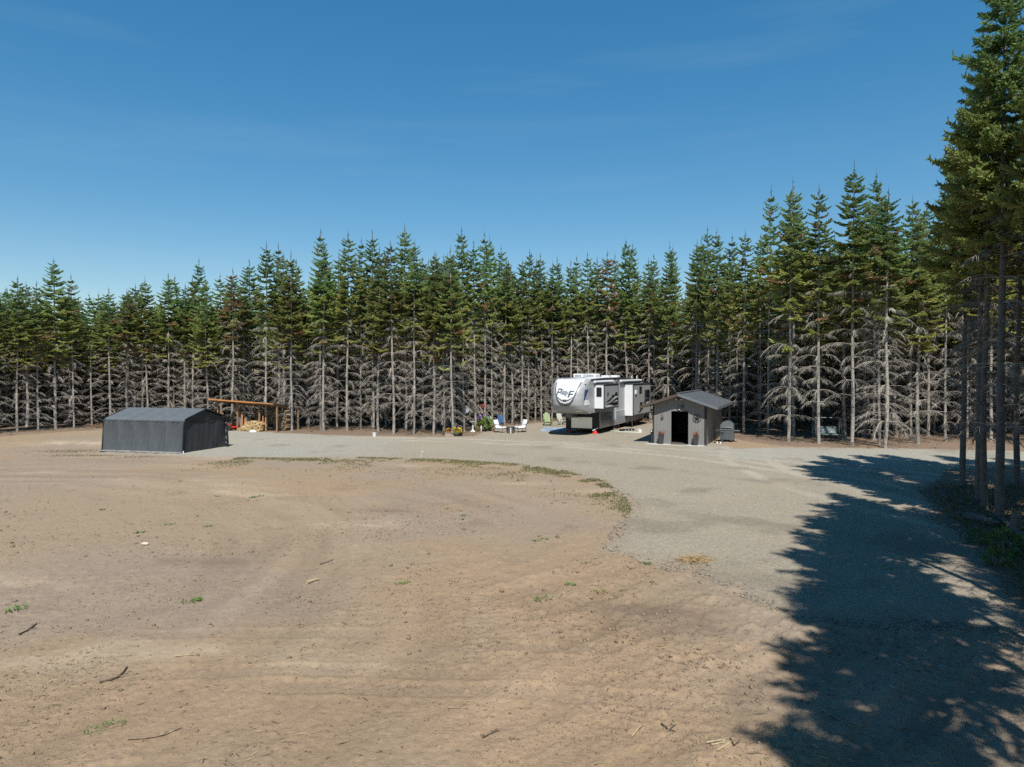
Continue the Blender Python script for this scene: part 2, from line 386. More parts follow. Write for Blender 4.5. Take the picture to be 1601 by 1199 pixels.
# ------------------------------------------------------------------ foliage builders
def kites(base, dirv, nrm, L, W, C, cross=True, mid=.42):
    """flat kite-shaped sprays: base point, direction, plane normal, length, width, colour"""
    d = dirv / np.linalg.norm(dirv, axis=1, keepdims=True)
    sd = np.cross(d, nrm); sd /= (np.linalg.norm(sd, axis=1, keepdims=True) + 1e-9)
    up = np.cross(sd, d)
    L = L[:, None]; W = W[:, None]
    vs, cs = [], []
    for s in ([sd, up] if cross else [sd]):
        q = np.stack([base, base + d * L * mid + s * W * .5, base + d * L, base + d * L * mid - s * W * .5], 1)
        vs.append(q.reshape(-1, 3)); cs.append(np.repeat(C, 4, 0))
    V = np.concatenate(vs); F = np.arange(len(V)).reshape(-1, 4)
    return V, F, np.concatenate(cs)
class KB:
    def __init__(s): s.b, s.d, s.n, s.l, s.w, s.c = [], [], [], [], [], []
    def put(s, b, d, n, l, w, c): s.b.append(b); s.d.append(d); s.n.append(n); s.l.append(l); s.w.append(w); s.c.append(c)
    def arrays(s, cross=True, mid=.42):
        return kites(np.array(s.b), np.array(s.d), np.array(s.n), np.array(s.l), np.array(s.w), np.array(s.c), cross, mid)

def crown_mesh(name, seed, H, zb, Rm, dens=1.0, near=False, rusty=0.0, lop=None):
    rg = random.Random(seed); K = KB()
    z = zb - (2.0 if not near else .5); span = H - zb; zt = H - .85
    while z < zt:
        low = z < zb; f = max(0, (z - zb) / span)
        L0 = Rm * min(1.0, .62 + f * 2.2) * (1 - f) ** .98 + .10
        n = rg.choice((5, 6, 6, 7)) if f < .8 else rg.choice((4, 5))
        a0 = rg.uniform(0, 6.28)
        e = -.16 + .62 * f ** 1.1
        for k in range(n):
            a = a0 + 6.283 * k / n + rg.uniform(-.3, .3)
            L = L0 * rg.uniform(.66, 1.16)
            if (low and rg.random() < .45 + .4 * (zb - z) / 2.0) or (f < .22 and rg.random() < .25): continue
            if lop is not None:
                L *= (1 + .15 * math.cos(a - lop)) * rg.uniform(.8, 1.15)
            ca, sa = math.cos(a), math.sin(a); ee = e + rg.uniform(-.1, .1); zz = z + rg.uniform(-.14, .14)
            droop = -.20 * (1 - f) * rg.uniform(.4, 1.3)
            def P(t): return np.array([ca * L * t, sa * L * t, zz + L * (ee * t + droop * math.sin(t * 3.1) * .6 + .10 * t ** 3)])
            # colour of this branch: bluish above, olive and rust below
            ol = max(0, min(1, 1.2 - f * 2.1 + rg.uniform(-.35, .3))); ru = 1 if rg.random() < (.06 * (1 - f) + rusty * .75) else 0
            br = np.array([.155, .222, .080]) * (1 - ol) + np.array([.250, .268, .080]) * ol
            if ru: br = np.array([.235, .140, .080]) * .8 + br * .2
            br = br * rg.uniform(.8, 1.22)
            step = (.115 if near else .13) / dens
            m = max(3, int(L / step)); side = np.array([-sa, ca, 0.0])
            for i in range(m + 1):
                t = .16 + .84 * i / m; p = P(t); tg = P(min(t + .04, 1.04)) - P(t - .04); tg /= np.linalg.norm(tg)
                for s in (-1, 1):
                    l = ((.40 * L * (1 - t) ** .8) + .13) * rg.uniform(.7, 1.25)
                    dv = tg * rg.uniform(.65, 1.0) + side * s * rg.uniform(.55, 1.0) + np.array([0, 0, rg.uniform(-.22, .12)])
                    tipc = br * (1 + .35 * t) + np.array([.004, .012, .008]) * t
                    cc = tipc * rg.uniform(.78, 1.25)
                    nn = np.array([rg.uniform(-1, 1), rg.uniform(-1, 1), rg.uniform(.1, 1.0)])
                    if near:
                        dn = dv / np.linalg.norm(dv)
                        K.put(p, dv, nn, l, .07 + .08 * l, cc)
                        q = max(1, int(l / .13)); sd2 = np.cross(dn, nn); sd2 /= np.linalg.norm(sd2)
                        for j in range(q):
                            tt = (j + .6) / (q + .3)
                            for s2 in (-1, 1):
                                if rg.random() < .2: continue
                                K.put(p + dn * l * tt, dn * .8 + sd2 * s2 * .75 + np.array([0, 0, rg.uniform(-.15, .25)]), nn, .10 + .16 * (1 - tt) * rg.uniform(.6, 1.3), .055, cc * rg.uniform(.85, 1.2))
                    else:
                        K.put(p, dv, nn, l, .075 + .14 * l, cc)
            K.put(P(.9), P(1.03) - P(.9), np.array([0, 0, 1.0]), .22, .08, br * 1.3)
            # woody axis
            for i in range(4):
                p, q = P(i / 4), P((i + 1) / 4); v = q - p
                K.put(p, v, np.array([0, 0, 1.0]), np.linalg.norm(v) * 1.15, .035, np.array([.13, .105, .08]))
        z += rg.uniform(.30, .46) * (1 - .1 * f) if f < .78 else rg.uniform(.32, .48)
    # bare leader with a few short needles
    K.put(np.array([0, 0, H - 1.2]), np.array([0, 0, 1.0]), np.array([1.0, 0, 0]), 1.25, .06, np.array([.055, .085, .05]))
    for i in range(10):
        a = rg.uniform(0, 6.28); zz = H - rg.uniform(.35, 1.1)
        K.put(np.array([0, 0, zz]), np.array([math.cos(a), math.sin(a), .7]), np.array([0, 0, 1.0]), .14, .05, np.array([.05, .085, .05]))
    V, F, C = K.arrays(True); return mesh_np(name, V, F, [M_leaf], C)

def dead_mesh(name, seed, z0, z1, Rm, dens=1.0, tone=1.0):
    rg = random.Random(seed); K = KB(); z = z0
    while z < z1:
        f = (z - z0) / max(z1 - z0, .1); n = rg.choice((5, 6, 7, 8)); a0 = rg.uniform(0, 6.28); Lw = rg.choice((.5, .75, .85, .95, 1.0, 1.1)) * rg.uniform(.9, 1.1) * (1 - .45 * max(0, (f - .55) / .45)); uw = rg.uniform(.12, .42); dw = rg.uniform(.0, .42)
        for k in range(n):
            if rg.random() < .14: continue
            a = a0 + 6.283 * k / n + rg.uniform(-.3, .3); L = Rm * Lw * rg.choice((rg.uniform(.3, .7), rg.uniform(.75, 1.1), rg.uniform(.75, 1.1)))
            ca, sa = math.cos(a), math.sin(a); zz = z + rg.uniform(-.04, .04); up = uw + rg.uniform(-.08, .08); dr = up + dw + rg.uniform(-.12, .2)
            wob = rg.uniform(-.05, .05)
            def P(t): return np.array([ca * L * t - sa * wob * t * t * L, sa * L * t + ca * wob * t * t * L, zz + L * (up * t - dr * t ** 2.6)])
            base = np.array([.46, .42, .365]) * rg.uniform(.75, 1.12) * tone
            pts = [P(i / 7) for i in range(8)]
            for i in range(7):
                v = pts[i + 1] - pts[i]; K.put(pts[i] - v * .25, v, np.array([sa, -ca, .2]), np.linalg.norm(v) * 1.6, .038 - .0036 * i, base)
            m = int(9.5 * L * dens) + 2; side = np.array([-sa, ca, 0.0])
            for i in range(m):
                t = .35 + .65 * (i + rg.random()) / m; p = P(t)
                for s in (-1, 1):
                    if rg.random() < .2: continue
                    dv = np.array([ca, sa, 0]) * rg.uniform(.5, 1.0) + side * s * rg.uniform(.25, .75) + np.array([0, 0, -rg.uniform(.4, 1.2)])
                    K.put(p, dv, np.array([ca, sa, .3]), rg.uniform(.22, .55) * (1.25 - .55 * t), .017, base * rg.uniform(.45, .8))
        z += rg.uniform(.48, .74)
    V, F, C = K.arrays(True, .3); return mesh_np(name, V, F, [M_dead], C)

def trunk_mesh(name, seed, H, r0, mat, stubs=True):
    rg = random.Random(seed); b = MB(); n = 16
    a, bb = rg.uniform(0, 6.28), rg.uniform(0, 6.28)
    pts, rs = [], []
    for i in range(n + 1):
        t = i / n; z = H * .97 * t - .15 * (i == 0)
        w = .05 * math.sin(t * 7 + a) * (1 - t) + .03 * math.sin(t * 15 + bb) * (1 - t); w2 = .05 * math.sin(t * 6 + bb) * (1 - t)
        if i == 0: w = w2 = 0
        pts.append((w, w2, z)); r = r0 * (1 - t) ** .85 + .012; r *= 1 + (.35 if i == 0 else 0); rs.append(r)
    pts.insert(1, (pts[0][0] * .8, pts[0][1] * .8, .35)); rs.insert(1, r0 * 1.03)
    b.tube(pts, rs, 9)
    return b.mesh(name, mat, smooth=60)

VAR = []
def make_variants():
    specs = [  # H, crown base fraction, radius, dead from, density, rusty
        (15, .46, 1.75, .08, 1.0, 0), (15, .50, 1.6, .10, 1.0, .05), (15, .43, 1.9, .14, 1.0, 0), (15, .53, 1.5, .05, 1.0, .22),
        (15, .48, 1.7, .18, 1.05, .0), (15, .40, 1.95, .10, 1.05, .08), (15, .51, 1.45, .06, .95, .0), (15, .45, 1.8, .16, 1.0, .12),
        (15, .55, 1.55, .12, 1.0, .70), (15, .47, 1.35, .05, .95, .04)]
    for i, (H, cb, r, d0, dn, ru) in enumerate(specs):
        cb += .095
        tr = trunk_mesh("trunk", 100 + i, H, .082 + .010 * (i % 3), M_bark)
        cr_ = crown_mesh("crown", 200 + i, H, H * cb, r, dn, False, ru)
        de = dead_mesh("dead_branches", 300 + i, H * d0, H * cb + .6, 1.72 - .06 * (i % 4), 1.0)
        VAR.append((tr, cr_, de, H))
        if i < 5:
            INNER.append((tr, cr_, dead_mesh('dead_branches', 360 + i, H * .03, H * cb + .6, 1.4, .9, .34), H))  # inner boughs toned darker: less lichen, plus the stand's shade put into colour
INNER = []
NEAR = []
def make_near():
    for i, (H, cb, r, lop) in enumerate([(17, .53, 1.75, 2.9), (16, .50, 1.65, 3.2), (17.5, .55, 1.7, 2.6)]):
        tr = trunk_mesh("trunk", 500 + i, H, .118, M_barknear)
        cr_ = crown_mesh("crown", 520 + i, H, H * cb, r, 1.05, True, -.04, lop)
        de = dead_mesh("dead_branches", 540 + i, H * .16, H * cb + .8, 1.5, .9, .8)
        NEAR.append((tr, cr_, de, H))
make_variants(); make_near()

def plant_tree(var, x, y, H, sxy, rz, label, group, tilt=(0, 0)):
    tr, cr_, de, H0 = var
    t = empty("fir_tree", (x, y, H1(x, y) - .03), rz, label, "tree", group)
    t.scale = (sxy, sxy, H / H0); t.rotation_euler = (tilt[0], tilt[1], rz)
    link("trunk", tr, t); link("crown", cr_, t)
    o = link("dead_branches", de, t)
    return t

ORD = ["first", "second", "third", "fourth", "fifth", "sixth", "seventh", "eighth", "ninth", "tenth", "eleventh", "twelfth", "thirteenth", "fourteenth", "fifteenth", "sixteenth", "seventeenth", "eighteenth", "nineteenth", "twentieth"]
# front-row firs: image column, image row of the base, image row of the tip (0 = free), variant
FRONT = [(-40, 681, 440, 5), (-12, 679, 430, 1), (27, 676.5, 428, 0), (60, 674, 436, 9), (87, 671.5, 400, 2), (116, 670, 425, 9), (144, 668, 455, 6), (172, 668, 447, 1),
 (199, 666, 450, 3), (223, 664, 455, 6), (231, 665, 430, 4), (263, 664, 424, 0), (272, 662, 428, 9), (289, 663, 440, 6), (302, 663, 428, 7), (310, 659, 400, 1), (325, 666, 430, 2), (346, 664, 425, 6), (364, 668, 415, 8),
 (382, 664, 432, 3), (390, 662, 402, 1), (416.5, 674, 372, 4), (437.5, 672, 375, 9), (445, 672.5, 392, 6), (456.5, 674, 388, 5), (463, 671, 402, 1), (501.5, 674, 353, 9), (506, 675, 380, 7),
 (527, 671, 392, 6), (542.6, 675, 357, 0), (564, 672, 366, 9), (584, 673, 355, 1), (591, 676, 380, 2), (603.6, 670, 390, 6), (615.5, 679.5, 372, 7), (635, 676, 345, 4), (647, 680, 370, 0),
 (662, 675, 398, 9), (678, 680, 388, 2), (681, 676, 392, 6), (693.5, 679.5, 396, 1), (707.5, 682.5, 380, 5), (711.5, 676, 398, 9), (726, 676, 351, 0), (743, 675, 372, 1), (758, 671, 358, 9),
 (770, 667, 364, 4), (783, 662, 380, 6), (788.5, 666, 398, 7), (793, 662, 402, 9), (801, 664, 412, 1), (815.5, 664, 402, 3), (825, 661, 386, 2), (837, 659, 400, 9), (846.5, 659, 392, 0), (863, 658, 405, 6),
 (873, 657, 396, 5), (893.5, 656.5, 402, 1), (903, 655, 396, 9), (920, 656, 390, 6), (931, 655, 398, 4), (948, 657, 388, 8), (959, 654, 392, 9), (979, 657, 369, 2), (988, 655, 375, 0), (1016, 658, 400, 3),
 (1022, 656, 393, 9), (1044, 661, 374, 5), (1050, 657, 380, 6), (1087.5, 666, 372, 4), (1092, 662, 366, 1), (1108, 664, 349, 0), (1123, 672, 352, 2), (1141, 668, 362, 9), (1163, 679, 355, 7), (1200.5, 680, 288, 9),
 (1233, 691, 275, 5), (1241, 683, 300, 4), (1280, 694.5, 282, 7), (1332, 697.5, 248, 4), (1366, 689, 262, 0), (1375, 696, 285, 9), (1384, 701, 289, 1), (1424, 691, 302, 3), (1435.5, 696, 322, 2), (1478, 692, 296, 0), (1512, 688, 300, 1), (1549, 692, 290, 4), (1585, 690, 285, 7), (1625, 694, 285, 2), (1668, 697, 280, 5)]
ZONES = [(-999, 160, "at the far left, {} trunk from the photo's left edge"), (160, 336, "behind the grey fabric carport, {} trunk from its left end"),
         (336, 436, "at the open woodshed, {} trunk from its left end"), (436, 600, "between woodshed and white bucket, {} trunk right of the woodshed"),
         (600, 745, "between white bucket and bird bath, {} trunk from the bucket"), (745, 860, "behind the patio chairs, {} trunk right of the bird bath"),
         (860, 1010, "rising behind the white trailer, {} trunk from its nose side"), (1010, 1185, "behind the brown shed, {} trunk from the trailer"),
         (1185, 1290, "between grill and porch swing, {} trunk right of the grill"), (1290, 1480, "right of the porch swing, {} trunk from the swing"), (1480, 1800, "seen between the dark near trunks, {} from their left")]
TREE_XY = []
def forest():
    rg = random.Random(11); cnt = {}
    for u, v, vt, k in sorted(FRONT):
        p = at(u, v); d = math.hypot(p.x, p.y); Hh = z_at(vt, p.y)
        zi = next(i for i, zz in enumerate(ZONES) if zz[0] <= u < zz[1]); cnt[zi] = cnt.get(zi, 0) + 1
        kind = ("rusty brown dying" if k == 8 else "half browned" if k == 3 else "slender" if k in (6, 9) else "tall green" if vt < 375 else "green")
        lab = f"{kind} fir " + ZONES[zi][2].format(ORD[cnt[zi] - 1])
        s = rg.uniform(.80, 1.04) * (1.10 if u > 1190 else 1.0)
        if p.y > 57: s *= 1.05
        plant_tree(VAR[k], p.x, p.y, Hh, s, rg.uniform(0, 6.28), lab, "front row firs along the clearing", (rg.uniform(-.012, .012), rg.uniform(-.012, .012)))
        TREE_XY.append((p.x, p.y))
    # dark near trunks at right: column, base row, tip height in metres
    near = [(1505, 765, 15.0, 1, "outermost dark trunked fir on the shaded right side"), (1530, 787, 15.8, 0, "left one of the close pair of dark firs on the right"), (1538.5, 797, 14.8, 2, "right one of the close pair of dark firs on the right"),
            (1563, 814, 17.2, 0, "tallest dark fir with broad crown running out of the photo's top"), (1590, 766, 15.5, 2, "dark fir set back behind the tallest near trunk"),]
    for u, v, h, k, lab in near:
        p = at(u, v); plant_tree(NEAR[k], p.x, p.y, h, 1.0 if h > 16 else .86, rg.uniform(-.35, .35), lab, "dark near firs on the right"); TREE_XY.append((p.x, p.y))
    d = Vector((.3934, .9194)); r = Vector((.9194, -.3934)); o = Vector((13.9, 20.3))
    lab = "dark fir in the shaded rows right of the drive"
    for row in range(0, 4):
        for i in range(-13, 4):
            q = o + d * (i * 2.7 + rg.uniform(-.5, .5)) + r * (row * 3.0 + rg.uniform(-.4, .4) + .35)
            if row == 0 and i > -1: continue
            if row == 3 and i < -6: continue
            if row == 0 and q.y < 3: q -= r * .40
            if q.y > 30 or q.y < -14: continue
            u = 800.5 + FPX * q.x / q.y if q.y > .5 else 9999
            if u < 1700 and q.y < 19: q += r * (max(0, (1690 - u)) / FPX * q.y)
            if any((q.x - a) ** 2 + (q.y - b) ** 2 < 2.0 for a, b in TREE_XY): continue
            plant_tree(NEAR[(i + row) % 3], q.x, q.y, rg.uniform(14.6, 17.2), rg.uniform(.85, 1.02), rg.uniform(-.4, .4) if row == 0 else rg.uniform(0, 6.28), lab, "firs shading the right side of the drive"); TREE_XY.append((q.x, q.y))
    # the stand behind the front row
    edge = sorted([(at(u, v).x / at(u, v).y, at(u, v).y) for u, v, _, _ in FRONT])
    es = np.array([e[0] for e in edge]); ey = np.array([e[1] for e in edge])
    cand = []
    for j in range(0, 22):
        for i in range(-30, 31):
            x = i * 2.75 + (j % 2) * 1.37 + rg.uniform(-.55, .55); y = 40 + j * 2.6 + rg.uniform(-.5, .5)
            s = x / y
            if s < -1.0 or s > 1.0: continue
            e = np.interp(s, es, ey)
            near_e = max(np.interp(s + k, es, ey) for k in (-.03, 0, .03))
            if y < near_e + 1.3: continue
            if any((x - a) ** 2 + (y - b) ** 2 < 2.2 for a, b in TREE_XY): continue
            cand.append((y - e, x, y))
    cand.sort(); n_ind = 300 - len(FRONT) - 50
    gl = ["fir crowded in the stand behind the left front row", "fir crowded in the stand behind woodshed and flower bed", "fir crowded in the stand behind patio and trailer", "fir crowded in the stand behind the shed and swing"]
    for q, x, y in cand[:n_ind]:
        z = min(3, max(0, int((x / y + .75) / 1.5 * 4)))
        e = np.interp(x / y, es, ey); ht = np.interp(x / y, [-.75, -.45, -.2, 0, .2, .35, .5, .75], [12.0, 12.6, 13.8, 13.8, 14.4, 15.2, 16, 16])
        plant_tree(INNER[rg.randrange(5)] if q > 3 else VAR[rg.randrange(10)], x, y, ht * rg.uniform(.78, 1.02), rg.uniform(1.0, 1.22), rg.uniform(0, 6.28), gl[z], gl[z].replace("fir ", "firs "), (rg.uniform(-.015, .015), rg.uniform(-.015, .015)))
    # the rest of the wood, one mass far back
    Vs, Fs, Cs, off = [], [], [], 0
    cm = [crown_mesh("tmp", 900 + i, 15, 6.2, 1.75, .5, False, .02) for i in range(3)] + [crown_mesh("tmp", 930 + i, 14, .6, 2.1, .6, False, .02) for i in range(2)]
    arr = []
    for m in cm:
        V = np.empty(len(m.vertices) * 3, np.float32); m.vertices.foreach_get("co", V); F = np.empty(len(m.loops), np.int32); m.loops.foreach_get("vertex_index", F)
        C = np.empty(len(m.vertices) * 4, np.float32); m.color_attributes["Col"].data.foreach_get("color", C)
        V = V.reshape(-1, 3); dm = dead_mesh("tmp2", 950, .6, 7.0, 1.8, .25); V2 = np.empty(len(dm.vertices) * 3, np.float32); dm.vertices.foreach_get("co", V2); F2 = np.empty(len(dm.loops), np.int32); dm.loops.foreach_get("vertex_index", F2); bpy.data.meshes.remove(dm)
        F = np.concatenate([F, F2 + len(V)]); C = np.concatenate([C, np.tile(np.array([.2, .18, .15, 1], np.float32), len(V2) // 3)]); V = np.concatenate([V, V2.reshape(-1, 3)])
        t = np.array([[-.13, 0, 0], [.13, 0, 0], [.05, 0, 12], [-.05, 0, 12], [0, -.13, 0], [0, .13, 0], [0, .05, 12], [0, -.05, 12]])
        F = np.concatenate([F.reshape(-1, 4), np.arange(8).reshape(2, 4) + len(V)]); V = np.concatenate([V, t]); C = np.concatenate([C.reshape(-1, 4)[:, :3], np.tile([.2, .18, .15], (8, 1))])
        arr.append((V, F, C)); bpy.data.meshes.remove(m)
    for q, x, y in cand[n_ind:n_ind + 430]:
        V, F, C = arr[rg.randrange(3) if q < cand[min(len(cand) - 1, n_ind + 250)][0] else 3 + rg.randrange(2)]; a = rg.uniform(0, 6.28); s = rg.uniform(1.05, 1.25)
        ht = np.interp(x / y, [-.75, -.45, -.2, 0, .2, .35, .5, .75], [12.0, 12.6, 13.8, 13.8, 14.4, 15.2, 16, 16]) / 15 * rg.uniform(.86, 1.03)
        W = np.stack([(V[:, 0] * math.cos(a) - V[:, 1] * math.sin(a)) * s + x, (V[:, 0] * math.sin(a) + V[:, 1] * math.cos(a)) * s + y, V[:, 2] * ht + H1(x, y)], 1)
        Vs.append(W); Fs.append(F + off); Cs.append(C * rg.uniform(.85, 1.15)); off += len(V)
    if Vs:
        o = link("far_woods", mesh_np("far_woods", np.concatenate(Vs), np.concatenate(Fs), [M_leaf], np.concatenate(Cs))); tag(o, "deep fir wood filling in behind the visible rows of trunks", "woods", None, 'stuff')
    print("TREES", len(TREE_XY), "cand", len(cand), "stuff", len(Vs))
forest()
# ------------------------------------------------------------------ the things in the yard
d_ax, r_ax = Vector((.3934, .9194, 0)), Vector((.9194, -.3934, 0))
ROT = math.atan2(-.3934, .9194)
def base(u, v, lift=0.0):
    p = at(u, v); return Vector((p.x, p.y, H1(p.x, p.y) + lift))

M_white = PM("white_gelcoat", (.63, .645, .66), .3, .03, 3)
M_silver = PM("silver_gelcoat", (0.304, 0.312, 0.319), .32, .05, 2)
M_side = PM("grey_fibreglass_siding", (0.304, 0.315, 0.319), .4, .05, 2.5)
M_dkgrey = PM("dark_grey_trim", (.055, .06, .066), .5, .2, 8)
M_black = PM("black_trim", (.012, .012, .014), .45, .2, 8)
M_blue = PM("navy_decal", (.03, .055, .14), .35, .1, 8)
M_glass = PM("dark_window_glass", (.012, .014, .018), .08, .1, 3, spec=.6)
M_chrome = PM("brushed_metal", (.62, .61, .59), .28, .06, 30, metal=1.0, stretch=(1, 1, 20))
M_steel = PM("galvanised_steel", (.45, .46, .47), .45, .12, 12, metal=.8)
M_red = PM("red_plastic", (.55, .03, .02), .45, .15, 10)
M_rubber = PM("tyre_rubber", (.02, .02, .02), .8, .2, 20)
M_tpo = PM("white_roof_membrane", (0.502, 0.517, 0.532), .6, .08, 2)
M_skirt = PM("storage_door_blue_grey", (0.129, 0.152, 0.179), .22, .15, 2.0)

def trailer():
    o = Vector((6.2, 49.9, 0)); z0 = H1(6.2, 52)
    t = empty("travel_trailer", (o.x, o.y, z0), ROT - R(2.5), "long white and grey fifth wheel trailer with two slide outs beside the shed", "trailer"); t.scale = (1.05, 1.05, 1.03)
    W = 2.44
    def roof(y): return 3.86 - .0042 * (y - 2.5) ** 2
    # shell: side profile extruded, window pockets are separate parts
    ys = [-1.7 + i * (13.1 / 14) for i in range(15)]
    poly = [(0.05, .36), (11.4, .46)] + [(y, roof(y)) for y in reversed(ys)] + [(-1.7, 1.55), (.05, 1.5)]
    b = MB(); b.prism(poly, -W, 0, 'x', 0); b.build("body", [M_side], t)
    b = MB()
    for i in range(14):
        y0, y1 = ys[i], ys[i + 1]; za, zb = roof(y0), roof(y1)
        b.add([(-W - .02, y0, za + .012), (.02, y0, za + .012), (.02, y1, zb + .012), (-W - .02, y1, zb + .012), (-W * .5, y0, za + .07), (-W * .5, y1, zb + .07)], [(0, 4, 5, 3), (4, 1, 2, 5)], 0)
        b.bar((.012, y0, za - .015), (.012, y1, zb - .015), .03, .07, 1); b.bar((-W - .012, y0, za - .015), (-W - .012, y1, zb - .015), .03, .07, 1)
    b.build("roof", [M_tpo, M_dkgrey], t)
    # front cap: rounded nose, lofted in height
    PZ = [(1.50, -2.35), (1.58, -2.75), (1.75, -3.02), (2.1, -3.24), (2.5, -3.28), (2.9, -3.18), (3.25, -2.98), (3.52, -2.70), (3.70, -2.35), (3.80, -1.95), (3.82, -1.7)]
    def yf(z):
        for (a, ya), (c, yc) in zip(PZ, PZ[1:]):
            if a <= z <= c: k = (z - a) / (c - a); return ya + (yc - ya) * k
        return PZ[-1][1]
    def capP(s, z, off=0.0):
        dpt = -1.7 - yf(z); th = s * math.pi / 2; e = .62
        x = math.copysign(abs(math.sin(th)) ** e, s); y = abs(math.cos(th)) ** e
        nx, ny = x * .9, -y
        L = math.hypot(nx, ny) or 1
        return (-W / 2 + W / 2 * x + nx / L * off, -1.7 - dpt * y + ny / L * off, z + off * max(0, (z - 3.3)) * 1.2)
    def cap_patch(bounds, off, zs, n=14, m=0, bb=None):
        bb = bb or MB(); k = len(zs); vs = []
        for z in zs:
            a, c = bounds(z)
            for i in range(n + 1): vs.append(capP(a + (c - a) * i / n, z, off))
        bb.add(vs, [(j * (n + 1) + i, j * (n + 1) + i + 1, (j + 1) * (n + 1) + i + 1, (j + 1) * (n + 1) + i) for j in range(k - 1) for i in range(n)], m); return bb
    zs = [1.50 + 2.32 * i / 26 for i in range(27)]
    b = cap_patch(lambda z: (-1, 1), 0, zs, 32)
    b.add([capP(-1 + 2 * i / 32, 1.50) for i in range(33)], [tuple(range(32, -1, -1))])
    cap = b.build("front_cap", [M_silver], t, smooth=50)
    def vs_(z, zlo, top, grow=0.0):                       # half width of the shield at a height
        k = max(0, min(1, (z - zlo) / (3.72 - zlo))); return top * k ** .55 + grow
    zz = [2.02 + (3.80 - 2.02) * i / 22 for i in range(23)]
    cap_patch(lambda z: (-vs_(z, 2.02, .40), vs_(z, 2.02, .40)), .012, zz).build("shield_border", [M_dkgrey], cap, smooth=50)
    zz = [2.20 + (3.82 - 2.20) * i / 22 for i in range(23)]
    cap_patch(lambda z: (-vs_(z, 2.20, .345), vs_(z, 2.20, .345)), .022, zz).build("white_shield", [M_white], cap, smooth=50)
    zz = [3.60, 3.66, 3.72, 3.78, 3.82]
    cap_patch(lambda z: (-.46, .46), .016, zz).build("white_brow", [M_white], cap, smooth=50)
    # chevron and lettering on the shield
    def flat_on_cap(polys, off, mat, name):
        bb = MB()
        for q in polys:
            # subdivide quads so they follow the curve
            (a, bq, c, dq) = q; n = 6
            for i in range(n):
                f0, f1 = i / n, (i + 1) / n
                L = lambda p, r, f: (p[0] + (r[0] - p[0]) * f, p[1] + (r[1] - p[1]) * f)
                bb.add([capP(*L(a, bq, f0), off), capP(*L(a, bq, f1), off), capP(*L(dq, c, f1), off), capP(*L(dq, c, f0), off)], [(0, 1, 2, 3)])
        return bb.build(name, [mat], cap)
    def Q(x0, z0_, x1, z1_, th, sl=.0):                    # slanted bar in shield space (metres from the middle)
        k = 1 / 3.1
        return ((x0 * k, z0_), (x1 * k, z1_), (x1 * k + sl * k, z1_ + th), (x0 * k + sl * k, z0_ + th))
    def V_(x0, zb, x1, zt, w):
        k = 1 / 3.1
        return ((x0 * k, zb), (x1 * k, zt), ((x1 + w) * k, zt), ((x0 + w) * k, zb))
    P = [V_(-.62, 2.75, -.50, 3.20, .11), Q(-.52, 3.11, -.22, 3.11, .09), Q(-.58, 2.91, -.26, 2.91, .08), V_(-.27, 2.93, -.22, 3.18, .10)]
    flat_on_cap(P, .034, M_dkgrey, "letter_p")
    Fq = [V_(.08, 2.62, .20, 3.06, .11), Q(.17, 2.97, .62, 2.97, .09), Q(.12, 2.79, .52, 2.79, .08)]
    flat_on_cap(Fq, .034, M_dkgrey, "letter_f")
    star = []
    for a in range(8):
        an = a * math.pi / 4 + .3; ln = .27 if a % 2 == 0 else .19; k = 1 / 3.1
        c0 = (-.04, 2.92)
        p = lambda r, ang: ((c0[0] + r * math.cos(ang)) * k, c0[1] + r * math.sin(ang))
        star.append((p(.0, 0), p(.10, an - .4), p(ln, an), p(.10, an + .4)))
    flat_on_cap(star, .04, PM("emblem_grey", (.26, .28, .30), .35, .1, 6, metal=.3), "emblem")
    chev = [Q(-.50, 2.60, -.06, 2.36, .07), Q(.06, 2.36, .50, 2.60, .07), Q(-.05, 2.33, .05, 2.33, .14)]
    flat_on_cap(chev, .034, M_dkgrey, "chevron")
    b = cap_patch(lambda z: (.64 + .02 * (z - 2.3), .64 + .02 * (z - 2.3) + .34 * max(0, (z - 2.25)) ** 1.0 * .75), .02, [2.27 + i * .085 for i in range(11)], 8); b.build("navy_wedge", [M_blue], cap)
    b = cap_patch(lambda z: (-.80 - .09 * math.sin((z - 1.9) * 1.7), -.70 - .09 * math.sin((z - 1.9) * 1.7)), .02, [1.9 + i * .1 for i in range(14)], 4); b.build("navy_swoosh", [M_blue], cap)
    b = cap_patch(lambda z: (.66, .66 + .25 * max(.02, 2.50 - z) + .22), .018, [2.08 + i * .06 for i in range(7)], 6); b.build("white_wedge", [M_white], cap)
    for sx in (-.62, .62):
        b = MB(); p = capP(sx, 3.46, .03); b.ball(p, .05, sub=2, sq=(1.4, .8, .6)); b.build("marker_light", [M_dkgrey], cap)
    for sx in (-.42, .36):
        b = cap_patch(lambda z: (sx - .16, sx + .16), .022, [1.66, 1.70, 1.735], 6); b.build("fog_lamp", [PM("lamp_lens", (.55, .57, .58), .15, .05, 10)], cap)
    # under the nose
    b = MB(); b.box(-W + .01, -.01, .02, .06, .28, 1.50); b.box(-W, -.0, -1.6, .05, 1.46, 1.515); b.build("front_bulkhead", [M_black], t)
    b = MB(); b.box(-W + .42, -.50, -.035, .018, .34, 1.16, bev=.03); b.build("front_hatch", [M_chrome], t)
    b = MB(); b.box(-W + .50, -W + .95, -1.35, -.55, 1.16, 1.46, bev=.05); b.bar((-W + .72, -.6, 1.35), (-W + .72, -.0, 1.2), .30, .25); b.tube([(-W + .72, -1.15, 1.17), (-W + .72, -1.15, .98)], .05, 10)
    b.build("pin_box", [PM("grey_steel", (.16, .17, .18), .45, .2, 8)], t)
